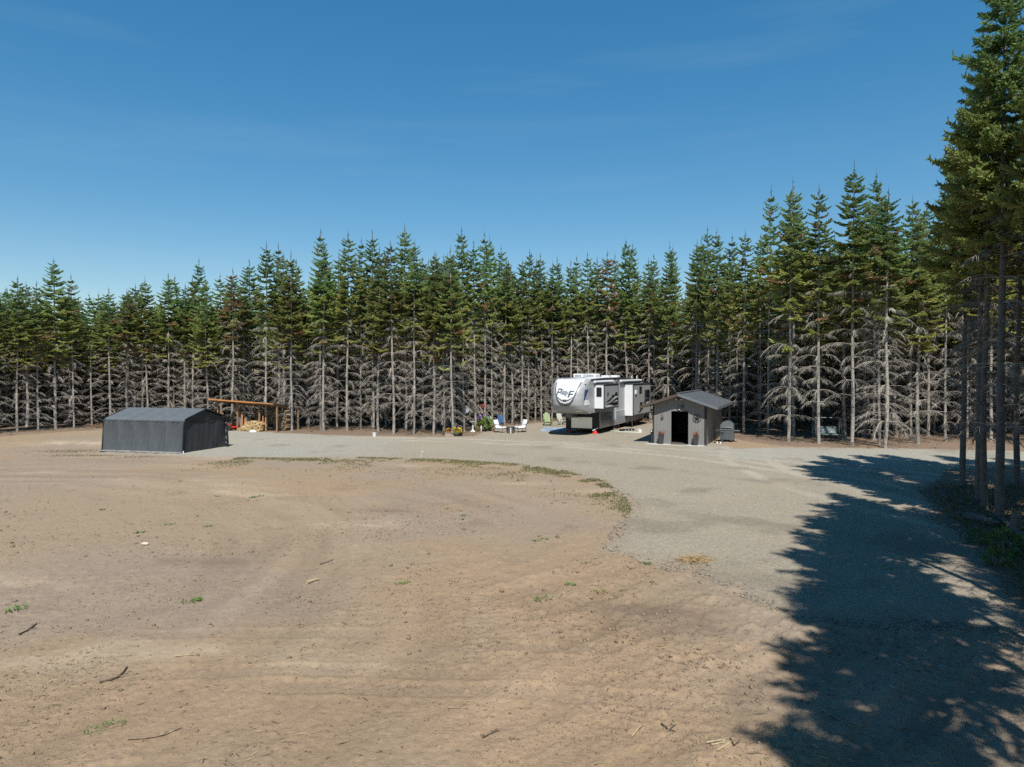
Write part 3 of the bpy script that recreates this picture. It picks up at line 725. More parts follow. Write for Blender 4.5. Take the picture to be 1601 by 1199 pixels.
    for x in (-W + .30, -.30):
        g = MB(); g.box(x - .04, x + .04, .07, .15, .22, .9); g.box(x - .03, x + .03, .08, .14, .12, .6)
        lg = g.build("landing_leg", [M_dkgrey], t)
        g = MB(); g.lathe([(.20, .0), (.19, .06), (.12, .10), (.13, .14), (.10, .2)], (x, .0, .02), 14); g.build("jack_pad", [M_red], lg)
    for x in (-.30, -W + .3):
        for y in (5.3, 9.7):
            g = MB(); g.box(x - .05, x + .05, y - .05, y + .05, .1, .8); lg = g.build("stabiliser_leg", [M_steel], t)
            g = MB(); g.lathe([(.18, .0), (.17, .05), (.1, .09), (.1, .16)], (x, y, .02), 14); g.build("jack_pad", [M_red], lg)
    b = MB(); b.tube([(-.02, .1, .47), (-.30, -.10, .30), (-.46, -.14, .22)], .035, 8); b.build("drain_tube", [M_white], t)
    for y in (6.9, 7.95):
        for x in (-.16, -W + .16):
            g = MB(); g._lathe([(.22, -.12), (.36, -.12), (.385, -.07), (.385, .07), (.36, .12), (.22, .12)], (0, 0, 0), 24, 0)
            w = g.build("wheel", [M_rubber], t); w.location = (x, y, .385); w.rotation_euler = (0, R(90), 0)
            g = MB(); g._lathe([(.0, -.06), (.10, -.09), (.2, -.05), (.225, -.1), (.225, .1), (.2, .06), (.0, .06)], (0, 0, 0), 20, 0); q = g.build("rim", [M_chrome], w)
    # lower side: storage doors, stripe, entry door
    y = .16
    for k, wd in enumerate((.34, .36, .62, .62, .62)):
        b = MB(); b.box(-.005, .028, y + .012, y + wd - .012, .55, 1.44, bev=.012); dd = b.build("storage_door", [M_skirt], t)
        b = MB(); b.box(.03, .045, y + wd / 2 - .05, y + wd / 2 + .05, .95, 1.0); b.build("latch", [M_black], dd); y += wd
    b = MB(); b.box(-.004, .02, .08, .15, .44, 1.5); b.build("corner_trim", [M_white], t)
    b = MB(); b.box(-.01, .025, 3.0, 3.75, .75, 2.95, bev=.02); dr = b.build("entry_door", [PM("door_white_grey", (.56, .58, .59), .35, .04, 3)], t)
    b = MB(); b.box(.025, .032, 3.15, 3.6, 2.0, 2.7, bev=.003); b.build("pane", [M_glass], dr)
    b = MB(); b.box(.03, .07, 3.1, 3.16, 1.7, 1.85); b.build("handle", [M_black], dr)
    b = MB(); b.box(-.004, .016, 10.2, 10.55, .95, 1.0); b.box(-.004, .016, 2.75, 5.75, 1.40, 1.44); b.build("white_stripe", [M_white], t)
    b = MB(); b.box(-.004, .014, 2.75, 6.6, .50, 1.36); b.box(-.004, .014, 9.3, 10.55, .52, .94); b.build("lower_band", [PM("lower_band_grey", (0.228, 0.255, 0.274), .4, .06, 3)], t)
    # slide-outs: light end walls, grey faces in dark frames
    def slide(y0, y1, z0_, z1_, dp, lab=None):
        b = MB(); b.box(0, dp, y0, y1, z0_, z1_); s = b.build("slide_out", [M_white], t)
        b = MB(); b.box(dp, dp + .012, y0 + .06, y1 - .06, z0_ + .06, z1_ - .06); b.build("face_panel", [M_side], s)
        b = MB()
        for a in ((y0 - .02, y0 + .06, z0_, z1_), (y1 - .06, y1 + .02, z0_, z1_), (y0 - .02, y1 + .02, z1_ - .06, z1_ + .04), (y0 - .02, y1 + .02, z0_ - .04, z0_ + .05)):
            b.box(dp - .03, dp + .03, a[0], a[1], a[2], a[3])
        b.build("dark_frame", [M_dkgrey], s)
        b = MB(); b.box(.0, dp + .02, y0, y1, z0_ - .05, z0_ - .002); b.build("slide_floor", [M_black], s)
        b = MB(); b.box(.0, dp + .05, y0 - .03, y1 + .03, z1_ + .002, z1_ + .05); b.build("slide_topper", [M_dkgrey], s)
        return s
    s1 = slide(-1.0, 2.1, 1.82, 3.42, .66)
    b = MB(); b.box(.14, .50, -1.03, -1.0, 2.62, 3.24, bev=.012); w = b.build("window", [M_black], s1)
    b = MB(); b.box(.17, .47, -1.045, -1.03, 2.68, 3.20, bev=.006); b.build("pane", [M_glass], w)
    b = MB(); b.prism([(-.35, 2.58), (-.05, 2.72), (-.02, 2.96), (-.2, 2.82), (-.3, 2.98), (-.4, 2.76)], .672, .684, 'x'); b.build("leaping_emblem", [M_dkgrey], s1)
    b = MB()
    for q in ([(-.8, 2.18), (.3, 2.48), (1.9, 2.78), (1.95, 2.62), (.4, 2.32)], [(-.7, 2.06), (.6, 2.20), (2.0, 2.50), (2.0, 1.98), (1.2, 1.93), (.2, 2.06)], [(.5, 2.50), (.8, 2.74), (1.1, 2.62)], [(1.2, 2.66), (1.5, 2.86), (1.95, 2.86), (1.6, 2.72)]):
        b.prism(q, .672, .682, 'x')
    b.build("dark_swoosh", [M_black], s1)
    b = MB()
    for q in ([(-.9, 1.96), (.2, 2.0), (1.1, 1.90), (-.6, 1.88)], [(.2, 2.30), (1.6, 2.60), (1.7, 2.50)], [(.9, 2.16), (1.8, 2.30), (1.85, 2.22)], [(1.3, 2.42), (1.9, 2.58), (1.9, 2.52)]): b.prism(q, .683, .690, 'x')
    b.build("white_swoosh", [M_white], s1)
    s2 = slide(5.9, 10.9, .95, 3.34, .66)
    for (ya, yb, za, zb_) in ((7.55, 8.25, 2.62, 3.14), (7.75, 8.35, 1.42, 1.9)):
        b = MB(); b.box(.672, .70, ya, yb, za, zb_, bev=.012); w = b.build("vent_window", [M_black], s2)
        b = MB(); b.box(.70, .706, ya + .07, yb - .07, za + .07, zb_ - .07); b.build("pane", [M_glass], w)
    b = MB(); b.box(.672, .70, 9.1, 10.6, 1.95, 2.85, bev=.012); w = b.build("window", [M_black], s2)
    b = MB(); b.box(.70, .707, 9.18, 10.52, 2.03, 2.77); b.build("pane", [M_glass], w)
    b = MB(); b.box(.672, .76, 6.35, 6.72, 2.58, 2.88, bev=.02); b.build("porch_lamp", [M_white], s2)
    b = MB(); b.prism([(7.3, 1.12), (9.9, 2.05), (9.95, 1.92), (7.9, 1.12)], .672, .682, 'x'); b.prism([(8.6, 1.8), (9.95, 2.3), (9.95, 2.14), (8.9, 1.8)], .672, .682, 'x'); b.build("dark_swoosh", [M_black], s2)
    b = MB(); b.prism([(8.2, 1.36), (9.95, 1.86), (9.95, 1.74), (8.5, 1.36)], .672, .682, 'x'); b.build("white_swoosh", [M_white], s2)
    for yy in (5.95, 9.9): b = MB(); b.tube([(.58, yy, .9), (.58, yy, .05)], .028, 8); b.build("slide_support", [M_dkgrey], s2)
    # awnings, roof slashes, roof kit
    for ya, yb in ((-1.2, 2.9), (4.6, 10.2)):
        b = MB(); b.tube([(.10, ya, 3.60), (.10, yb, 3.60)], .075, 12); b.box(-.01, .06, ya, yb, 3.62, 3.70); b.build("awning_roll", [M_white], t)
    b = MB()
    for y0 in (2.6, 3.6): b.prism([(y0, 3.46), (y0 + .35, 3.46), (y0 + 1.3, 3.80), (y0 + .85, 3.80)], .004, .012, 'x')
    b.build("roof_slash", [M_dkgrey], t)
    b = MB()
    for i in range(14):
        y0, y1 = ys[i], ys[i + 1]; b.add([(.006, y0, roof(y0) - .06), (.006, y1, roof(y1) - .06), (.006, y1, roof(y1) - .12), (.006, y0, roof(y0) - .12)], [(0, 1, 2, 3)])
    b.build("roof_line", [M_dkgrey], t)
    for yy, xx in ((-.3, -1.25), (2.2, -1.22)):
        b = MB(); b.box(xx - .35, xx + .35, yy - .5, yy + .6, 3.88, 4.16, bev=.09); ac = b.build("air_conditioner", [M_white], t)
        b = MB()
        for k in range(5): b.box(xx - .2 + k * .09, xx - .16 + k * .09, yy - .515, yy - .49, 3.95, 4.1)
        b.build("grille", [M_dkgrey], ac)
    for yy in (4.8, 7.0):
        b = MB(); b.box(-1.5, -.9, yy, yy + .7, 3.86, 4.02, bev=.05); b.build("roof_vent", [M_white], t)
    b = MB(); b.box(-2.2, -1.7, -1.5, -.9, 3.84, 3.93, bev=.02); b.build("solar_panel", [M_dkgrey], t)
    b = MB()
    for k in (0, .42):
        x = -.95 + k
        b.tube([(x, 11.46, .9), (x, 11.46, 3.7), (x, 11.4, 3.88), (x, 11.25, 3.98), (x, 11.05, 3.88), (x, 11.0, 3.5)], .022, 8)
    for k in range(9): b.tube([(-.95, 11.46, 1.0 + k * .31), (-.53, 11.46, 1.0 + k * .31)], .016, 6)
    b.build("ladder", [M_white], t)
    return t
trailer()

def storage_shed():
    z0 = H1(10, 44); Wd, D, EH, RH = 3.16, 8.0, 2.54, 3.08
    t = empty("storage_shed", (8.70, 43.3, z0), ROT, "brown plank shed with grey shingle gable roof and open dark doorway", "shed")
    M_board = PM("taupe_boards", (.188, .182, .174), .75, .05, 3, bump=.12, bscale=60, stretch=(1, 1, .12))
    M_trim = PM("dark_brown_trim", (.028, .024, .022), .6, .2, 8); M_fascia = PM("blue_grey_fascia", (0.129, 0.144, 0.156), .5, .1, 6); M_brown = PM("brown_fascia", (.075, .055, .042), .6, .15, 6)
    M_in = PM("dark_interior_wood", (.07, .055, .045), .9, .2, 5)
    mid = Wd / 2; do0, do1, dh = 1.10, 2.13, 2.06
    def gz(x): return EH + (RH - EH) * (1 - abs(x - mid) / mid)
    # each siding board of the front is its own piece
    def boards(parent, xs, z_lo, z_hi, y, name="board"):
        for xa, xb in zip(xs, xs[1:]):
            b = MB(); a, c = xa + .003, xb - .003; za, zc = z_hi(a), z_hi(c)
            xm = mid if a < mid < c else None
            top = [(a, za)] + ([(mid, z_hi(mid))] if xm else []) + [(c, zc)]
            b.prism([(c, z_lo), (a, z_lo)] + top, y, y + .022, 'y'); b.build(name, [M_board], parent)
    b = MB()
    b.prism([(0, 0), (do0, 0), (do0, dh), (do1, dh), (do1, 0), (Wd, 0), (Wd, EH), (mid, RH), (0, EH)], .024, .07, 'y'); fw = b.build("front_wall", [M_trim], t)
    n = 5; boards(fw, [do0 * i / n for i in range(n + 1)], .02, gz, 0)
    boards(fw, [do0 + (do1 - do0) * i / n for i in range(n + 1)], dh + .02, gz, 0)
    boards(fw, [do1 + (Wd - do1) * i / n for i in range(n + 1)], .02, gz, 0)
    b = MB(); b.box(Wd - .045, Wd - .001, .07, D, 0, EH); rw = b.build("side_wall", [M_trim], t)
    k = 26
    for i in range(k):
        y0, y1 = .02 + (D - .02) * i / k, .02 + (D - .02) * (i + 1) / k
        b = MB(); b.box(Wd, Wd + .02, y0 + .003, y1 - .003, .02, EH - .02); b.build("board", [M_board], rw)
    b = MB(); b.box(.001, .045, .07, D, 0, EH); b.build("side_wall", [M_board], t)
    b = MB(); b.prism([(.045, 0), (Wd - .045, 0), (Wd - .045, EH), (mid, RH), (.045, EH)], D - .06, D - .01, 'y'); b.build("back_wall", [M_board], t)
    b = MB(); b.box(.05, Wd - .05, .08, D - .07, -.02, .05); b.build("floor", [M_in], t)
    # trims at corners and doorway
    b = MB(); b.box(Wd - .09, Wd + .03, -.022, -.002, 0, EH - .05); b.box(Wd + .0215, Wd + .04, -.002, .1, 0, EH - .05); b.build("corner_board", [M_trim], t)
    b = MB(); b.box(-.03, .06, -.022, -.002, 0, EH - .05); b.build("corner_board", [M_trim], t)
    b = MB(); b.box(do0 - .07, do0 - .001, -.02, -.002, 0, dh); b.box(do1 + .001, do1 + .07, -.02, -.002, 0, dh); b.box(do0 - .07, do1 + .07, -.02, -.002, dh + .001, dh + .07); b.build("door_frame", [M_board], t)
    b = MB(); b.box(do1 - .05, do1 - .01, .12, 1.05, .06, dh - .03); dr = b.build("door", [M_in], t)
    b = MB(); b.tube([(do1 - .08, .95, 1.0), (do1 - .08, .95, 1.15)], .015, 6); b.build("handle", [M_steel], dr)
    # roof: two decks with courses of shingles
    ovx, ovf, ovb = .72, .48, .35; sl = (RH - EH) / mid; th = .10
    M_sh = PM("slate_grey_shingles", (0.080, 0.090, 0.099), .85, .3, 5, bump=.6, bscale=70); rt = RH + .06
    for sg in (-1, 1):
        b = MB(); e = mid + ovx
        b.prism([(mid, rt), (mid + sg * e, rt - sl * e), (mid + sg * e, rt - sl * e - th), (mid, rt - th)], -ovf, D + ovb, 'y', 0); rf = b.build("roof", [M_brown], t)
        b = MB(); nrow = 15; Ls = math.hypot(e, sl * e); ux, uz = sg * e / Ls, -sl * e / Ls
        nx, nz = -uz * sg * sg, abs(ux)
        nx = sl / math.hypot(1, sl) * sg; nz = 1 / math.hypot(1, sl)
        for i in range(nrow):
            s0, s1 = Ls * i / nrow - .0, Ls * (i + 1) / nrow + .015
            y = -ovf - .01 - (.16 if i % 2 else 0)
            while y < D + ovb:
                w = .32; y0, y1 = max(y + .006, -ovf - .01), min(y + w - .006, D + ovb + .01); y += w
                if y1 - y0 < .05: continue
                h0, h1 = .012 + random.uniform(0, .004), .026 + random.uniform(0, .006)
                p = [(mid + ux * s0 + nx * h0, rt + uz * s0 + nz * h0), (mid + ux * s1 + nx * h1, rt + uz * s1 + nz * h1)]
                q = [(mid + ux * s1 + nx * .002, rt + uz * s1 + nz * .002)]
                b.add([(p[0][0], y0, p[0][1]), (p[1][0], y0, p[1][1]), (p[1][0], y1, p[1][1]), (p[0][0], y1, p[0][1]), (q[0][0], y0, q[0][1]), (q[0][0], y1, q[0][1])], [(0, 1, 2, 3), (1, 4, 5, 2)], 0)
        so = b.build("shingles", [M_sh], rf); tag(so, kind='stuff')
        b = MB(); q = [(mid, rt + .02), (mid + sg * (e + .02), rt - sl * e + .01), (mid + sg * (e + .02), rt - sl * e - th - .05), (mid, rt - th - .05)]
        b.prism(q, -ovf - .035, -ovf - .012, 'y'); b.build("barge_board", [M_fascia if sg > 0 else M_brown], rf)
        b = MB(); x0 = mid + sg * (e + .003); b.box(min(x0, x0 + sg * .02), max(x0, x0 + sg * .02), -ovf - .01, D + ovb, rt - sl * e - th - .04, rt - sl * e - .005); b.build("eave_board", [M_fascia if sg > 0 else M_brown], rf)
    b = MB(); b.box(mid - .12, mid + .12, -ovf - .02, D + ovb + .02, rt + .028, rt + .05); b.build("ridge_cap", [M_sh], t)
    b = MB(); b.box(-.33, Wd - .05, -.62, -.03, -.06, .06, bev=.01); b.build("step_slab", [PM("pale_concrete", (0.380, 0.380, 0.350), .85, .1, 6, bump=.2)], t)
    b = MB(); b.box(do0 + .02, do1 - .02, -.5, -.06, .06, .075); b.build("doormat", [PM("grey_doormat", (0.152, 0.144, 0.133), .95, .25, 30)], t)
    # lamps
    b = MB(); b.box(mid - .05, mid + .05, -.06, -.0225, 2.78, 2.88); lm = b.build("flood_lamp", [M_black], t)
    for sx in (-1, 1):
        g = MB(); g.lathe([(.035, 0), (.06, .05), (.065, .1)], (0, 0, 0), 10); g.ball((0, 0, .10), .055, sub=2, sq=(1, 1, .4), m=1); h = g.build("lamp_head", [M_black, M_white], lm); h.location = (mid + sx * .12, -.10, 2.82); h.rotation_euler = (R(115), 0, R(sx * 25))
    b = MB(); b.tube([(mid + .02, -.0225, 2.36), (mid + .02, -.14, 2.38), (mid + .02, -.16, 2.30)], .02, 8); b.lathe([(.02, .26), (.1, .18), (.03, .17)][::-1], (mid + .02, -.16, 2.08), 12); wl_ = b.build("wall_lamp", [M_black], t)
    g = MB(); g.ball((mid + .02, -.16, 2.17), .055, sub=2); g.build("bulb", [M_white], wl_)
    b = MB(); b.box(mid + .16, mid + .26, -.05, -.0225, 2.3, 2.42); b.build("junction_box", [M_black], t)
    return t
shed = storage_shed()
def shed_pt(x, y, z): return shed.matrix_basis @ Vector((x, y, z))
def at_shed(name, x, y, z, label, cat, group=None): return empty(name, shed_pt(x, y, z), ROT, label, cat, group)

def leaf_cluster(n, rx, ry, rz, size, colors, seed=0, up=.3):
    rg = random.Random(seed); K = KB()
    for i in range(n):
        a, zz = rg.uniform(0, 6.28), rg.uniform(-1, 1); r = rg.uniform(.55, 1.0); q = math.sqrt(1 - zz * zz)
        p = np.array([rx * r * q * math.cos(a), ry * r * q * math.sin(a), rz * r * zz])
        dv = np.array([math.cos(a) * q, math.sin(a) * q, zz + up]) + np.array([rg.uniform(-.5, .5) for _ in range(3)])
        c = np.array(colors[rg.randrange(len(colors))]) * rg.uniform(.75, 1.2)
        K.put(p, dv, np.array([rg.uniform(-1, 1), rg.uniform(-1, 1), rg.uniform(-1, 1)]), size * rg.uniform(.7, 1.3), size * .5, c)
    V, F, C = K.arrays(False); return mesh_np("foliage", V, F, [M_grass], C)
GREEN = [(.06, .12, .03), (.09, .15, .04), (.05, .10, .035)]

# flanking planters, star ring, small bell plaque, hose box at the shed
for x, lab in ((.55, "tapered dark planter with red spiky plant left of the shed doorway"), (2.62, "tapered dark planter with red spiky plant right of the shed doorway")):
    t = at_shed("planter", x, -.30, .06, lab, "planter", "planters flanking the shed door")
    b = MB(); b._lathe([(.0, 0), (.13, 0), (.15, .03), (.205, .56), (.225, .56), (.225, .60), (.19, .60), (.18, .52), (.0, .52)], (0, 0, 0), 4, 0); o = b.build("pot", [PM("dark_grey_pot", (.045, .042, .045), .55, .15, 8)], t); o.rotation_euler = (0, 0, R(45))
    rg = random.Random(int(x * 100)); K = KB()
    for i in range(34):
        a = rg.uniform(0, 6.28); K.put(np.array([rg.uniform(-.08, .08), rg.uniform(-.08, .08), .5]), np.array([math.cos(a) * .5, math.sin(a) * .5, rg.uniform(.5, 1.3)]), np.array([math.sin(a), -math.cos(a), .2]), rg.uniform(.2, .42), .035, np.array([.25, .09, .055]) * rg.uniform(.6, 1.4))
    V, F, C = K.arrays(True); link("leaves", mesh_np("leaves", V, F, [M_grass], C), t)
t = at_shed("star_ornament", 2.64, -.034, 1.66, "black ring ornament with a star on the shed front", "ornament")
b = MB(); b.tube([(.23 * math.cos(a * .2618), 0, .23 * math.sin(a * .2618)) for a in range(25)], .014, 6, cap=False); b.build("ring", [M_black], t)
b = MB(); pts = [((.21 if i % 2 == 0 else .085) * math.sin(i * math.pi / 5), (.21 if i % 2 == 0 else .085) * math.cos(i * math.pi / 5)) for i in range(10)]
vs = [(p[0], 0, p[1]) for p in pts] + [(0, -.05, 0)]; b.add(vs, [(i, (i + 1) % 10, 10) for i in range(10)]); b.build("star", [M_black], t)
t = at_shed("wall_plaque", .56, -.03, 1.72, "small dark bell shaped plaque on shed wall left of doorway", "plaque")
b = MB(); b.lathe([(.085, 0), (.08, .03), (.055, .09), (.04, .14), (.015, .16)], (0, 0, -.1), 10); b.build("bell", [M_dkgrey], t)
b = MB(); b.tube([(0, 0, .06), (-.03, 0, .11), (0, 0, .15), (.03, 0, .11), (0, 0, .06)], .008, 6); b.build("hanger", [M_black], t)
t = at_shed("meter_box", -.10, -.02, .56, "small dark utility box with white dial on shed's left corner", "utility box")
b = MB(); b.box(-.05, .075, -.06, .0, .0, .34, bev=.01); b.build("case", [M_black], t)
b = MB(); b.box(-.02, .045, -.07, -.061, .2, .30); b.build("dial", [M_white], t)
b = MB(); b.tube([(.01, -.03, 0), (.01, -.03, -.52)], .02, 8); b.build("conduit", [M_dkgrey], t)

def grill():
    p = base(1137, 689.5); t = empty("barbecue_grill", p, ROT, "domed grey barbecue grill standing beside the shed's shaded side wall", "grill")
    b = MB(); b.box(-.42, .42, -.28, .28, .12, .72, bev=.03); b.build("cabinet", [PM("grill_blue_grey", (0.076, 0.095, 0.106), .4, .15, 5)], t)
    b = MB(); n = 10; prof = [(-.40, .74), (-.40, .98)] + [(-.40 * math.cos(math.pi * i / n), .98 + .34 * math.sin(math.pi * i / n)) for i in range(1, n)] + [(.40, .98), (.40, .74)]
    b.prism(prof, -.30, .30, 'y'); hd = b.build("hood", [PM("grill_hood_grey", (0.114, 0.137, 0.148), .35, .12, 5)], t, smooth=40)
    b = MB(); b.tube([(-.32, -.34, .92), (.32, -.34, .92)], .025, 8); b.box(-.3, -.26, -.34, -.30, .90, .94); b.box(.26, .3, -.34, -.30, .90, .94); b.build("handle", [M_chrome], hd)
    for sx in (-1, 1):
        b = MB(); b.box(min(sx * .43, sx * .78), max(sx * .43, sx * .78), -.24, .24, .70, .745, bev=.008); b.build("side_shelf", [M_chrome], t)
    for sx in (-.36, .36):
        for sy in (-.22, .22):
            b = MB(); o = b._lathe([(0, -.02), (.06, -.02), (.06, .02), (0, .02)], (0, 0, 0), 12, 0).build("caster", [M_rubber], t); o.location = (sx, sy, .06); o.rotation_euler = (R(90), 0, 0)
    p = base(1124.5, 692); t = empty("folding_stool", p, ROT, "small black folding stool with pale shoes underneath beside the grill", "stool")
    b = MB(); b.box(-.24, .24, -.2, .2, .60, .66, bev=.02); b.build("seat", [M_black], t)
    for sx in (-.2, .2):
        for sy in (-1, 1):
            b = MB(); b.bar((sx, sy * .05, .6), (sx, sy * .24, .0), .03); b.build("leg", [M_dkgrey], t)
    b = MB(); b.bar((-.2, -.17, .3), (.2, -.17, .3), .03); b.bar((-.2, -.12, .45), (.2, -.12, .45), .2, .02); b.build("shelf", [M_dkgrey], t)
    p = base(1124, 693.2); t = empty("white_shoes", p, ROT, "pair of pale shoes on the ground under the black stool", "shoes")
    for sx in (-.1, .1):
        b = MB(); b.ball((sx, 0, .06), .13, sq=(.45, 1, .5)); b.box(sx - .05, sx + .05, -.12, .12, .0, .025, bev=.008); b.build("shoe", [M_white], t, smooth=40)
grill()

def portable_garage():
    th = R(15); L, Wd, EH, RH = 5.3, 3.6, 1.78, 2.36
    p = base(287.4, 709.5); t = empty("portable_garage", p, -th, "grey fabric portable garage with peaked roof standing on the gravel", "garage")
    M_fab = PM("grey_tarpaulin", (0.061, 0.068, 0.073), .5, .1, 3, bump=.25, bscale=14, spec=.5); M_fabr = PM("roof_tarpaulin", (.098, .106, .110), .5, .1, 3, bump=.15, bscale=10, spec=.5)
    M_door = PM("charcoal_door_fabric", (.028, .031, .036), .6, .15, 3, bump=.4, bscale=9, spec=.4)
    # cross section half profile of the cover: flared side, rounded eave, pitched roof to the ridge
    def prof(y):  # y across 0..Wd, returns height
        e = .16; k = (RH - EH) / (Wd / 2 - e); m = min(y, Wd - y)
        return None
    side = [(-.12, .0), (-.10, .25), (-.05, .8), (-.01, 1.35), (.02, 1.66), (.07, 1.78), (.17, 1.86)]
    ribs = [-L * k / 5 for k in range(6)]
    def cover(nm, section, mat, nx=60, sag=0.0, fold=0.0, parent=t):
        b = MB(); vs = []; k = len(section); rg = random.Random(3)
        for i in range(nx + 1):
            x = -L * i / nx; f = (x / L * -5) % 1.0; bulge = math.sin(math.pi * f)
            for j, (y, z) in enumerate(section):
                q = j / (k - 1)
                inw = fold * bulge * math.sin(math.pi * min(1, q * 1.15))
                wr = fold * .35 * math.sin((f * 3.0 + q * 1.6) * 6.28) * math.sin(math.pi * q) * (.4 + .6 * math.sin(i * .37) ** 2)
                dz = -sag * bulge * math.sin(math.pi * q)
                vs.append((x, y + inw + wr, z + dz))
        b.add(vs, [(i * k + j, i * k + j + 1, (i + 1) * k + j + 1, (i + 1) * k + j) for i in range(nx) for j in range(k - 1)])
        return b.build(nm, [mat], parent, smooth=60)
    def refine(pl, n):
        out = []
        for a, c in zip(pl, pl[1:]):
            for i in range(n): out.append((a[0] + (c[0] - a[0]) * i / n, a[1] + (c[1] - a[1]) * i / n))
        return out + [pl[-1]]
    cover("side_cover", refine(side[:-1], 3), M_fab, 90, 0, .085)
    rs = [(.07, 1.785), (.17, 1.865), (Wd / 2 - .12, RH - .03), (Wd / 2, RH)]
    rc = cover("roof_cover", refine(rs, 4), M_fabr, 60, .03)
    cover("roof_cover", [(Wd - y, z) for y, z in refine(rs, 4)], M_fabr, 60, .03)
    cover("side_cover", [(Wd - y, z) for y, z in refine(side[:-1], 3)], M_fab, 60, 0, .05)
    b = MB(); b.box(-L, .0, .02, .09, 1.70, 1.725); b.build("eave_hem", [M_dkgrey], t)
    for x in ribs[1:-1]:
        b = MB(); b.tube([(x, y - .004, z) for y, z in refine(side[:-1], 2)], .015, 6); b.build("rib", [PM("rib_ridge_tarpaulin", (0.118, 0.131, 0.138), .5, .1, 5)], t)
    for x in (0.0, -L):
        b = MB()
        for sgn in (0, 1):
            pts = [(x, (y if not sgn else Wd - y), z) for y, z in refine(side, 2) + [(Wd / 2, RH - .02)]]
            b.tube(pts, .035, 8)
        b.build("frame_hoop", [M_black], t)
    b = MB(); rg = random.Random(8); n = 40; vs = []
    for i in range(n + 1):
        x = -L * i / n; w = .22 + .10 * math.sin(i * .7) + rg.uniform(-.03, .03)
        vs += [(x, -.10, .10), (x, -.16, .045 + .02 * math.sin(i * 1.1)), (x, -.12 - w, .035 + .012 * math.sin(i * 1.9))]
    b.add(vs, [(i * 3 + j, i * 3 + j + 1, i * 3 + j + 4, i * 3 + j + 3) for i in range(n) for j in range(2)]); b.build("ground_flap", [PM("dusty_flap", (.155, .150, .138), .8, .25, 5)], t, smooth=60)
    # gable ends: door cloth hanging slightly inside the hoop, with folds
    def gable(x, mat, sgn, fold):
        b = MB(); nx, nz = 40, 16; vs = []
        for i in range(nx + 1):
            y = .12 + (Wd - .24) * i / nx; m = min(y, Wd - y)
            top = min(RH - .05, 1.70 + (m - .04) * (RH - 1.78) / (Wd / 2))
            for j in range(nz + 1):
                z = .03 + (top - .03) * j / nz; q = j / nz
                yy = y + (.17 * (1 - q)) * (-1 if y < Wd / 2 else 1) * (abs(y - Wd / 2) / (Wd / 2)) ** 3
                w = fold * (math.sin(i * .55 + q * 2.5) + .6 * math.sin(i * 1.3 - q * 4)) * (1 - q) ** .6
                if i > nx * .6: w += fold * 1.6 * math.sin((i - nx * .6) * .42 - q * 3.2) * (1 - abs(q - .3))
                vs.append((x - sgn * .08 + w, yy, z))
        b.add(vs, [(i * (nz + 1) + j, i * (nz + 1) + j + 1, (i + 1) * (nz + 1) + j + 1, (i + 1) * (nz + 1) + j) for i in range(nx) for j in range(nz)])
        return b.build("door_cloth", [mat], t, smooth=60)
    gd = gable(0, M_door, 1, .022); gable(-L, M_fab, -1, .015)
    b = MB(); b.box(-.075, -.05, .55, Wd - .55, 1.66, 1.69); b.build("zip_flap", [M_black], gd)
    for y in (.0, Wd):
        b = MB(); b.tube([(-L, y - .06 if y == 0 else y + .06, .05), (0, y - .06 if y == 0 else y + .06, .05)], .03, 8); b.build("base_rail", [M_fabr], t)
        for x in (.03, -L):
            b = MB(); b.box(x - .10, x + .14, y - .2, y + .02, .0, .035, bev=.008); b.tube([(x, y - .08, .03), (x, y - .08, .16)], .04, 8); b.build("foot_plate", [M_white if (x > 0 and y == 0) else M_black], t)
        b = MB()
        for z in (.25, .55, .95, 1.4): b.box(-.05, .02, y + (.06 if y == 0 else -.11), y + (.11 if y == 0 else -.06), z, z + .07)
        b.build("tie_straps", [M_steel if y else M_black], t)
portable_garage()

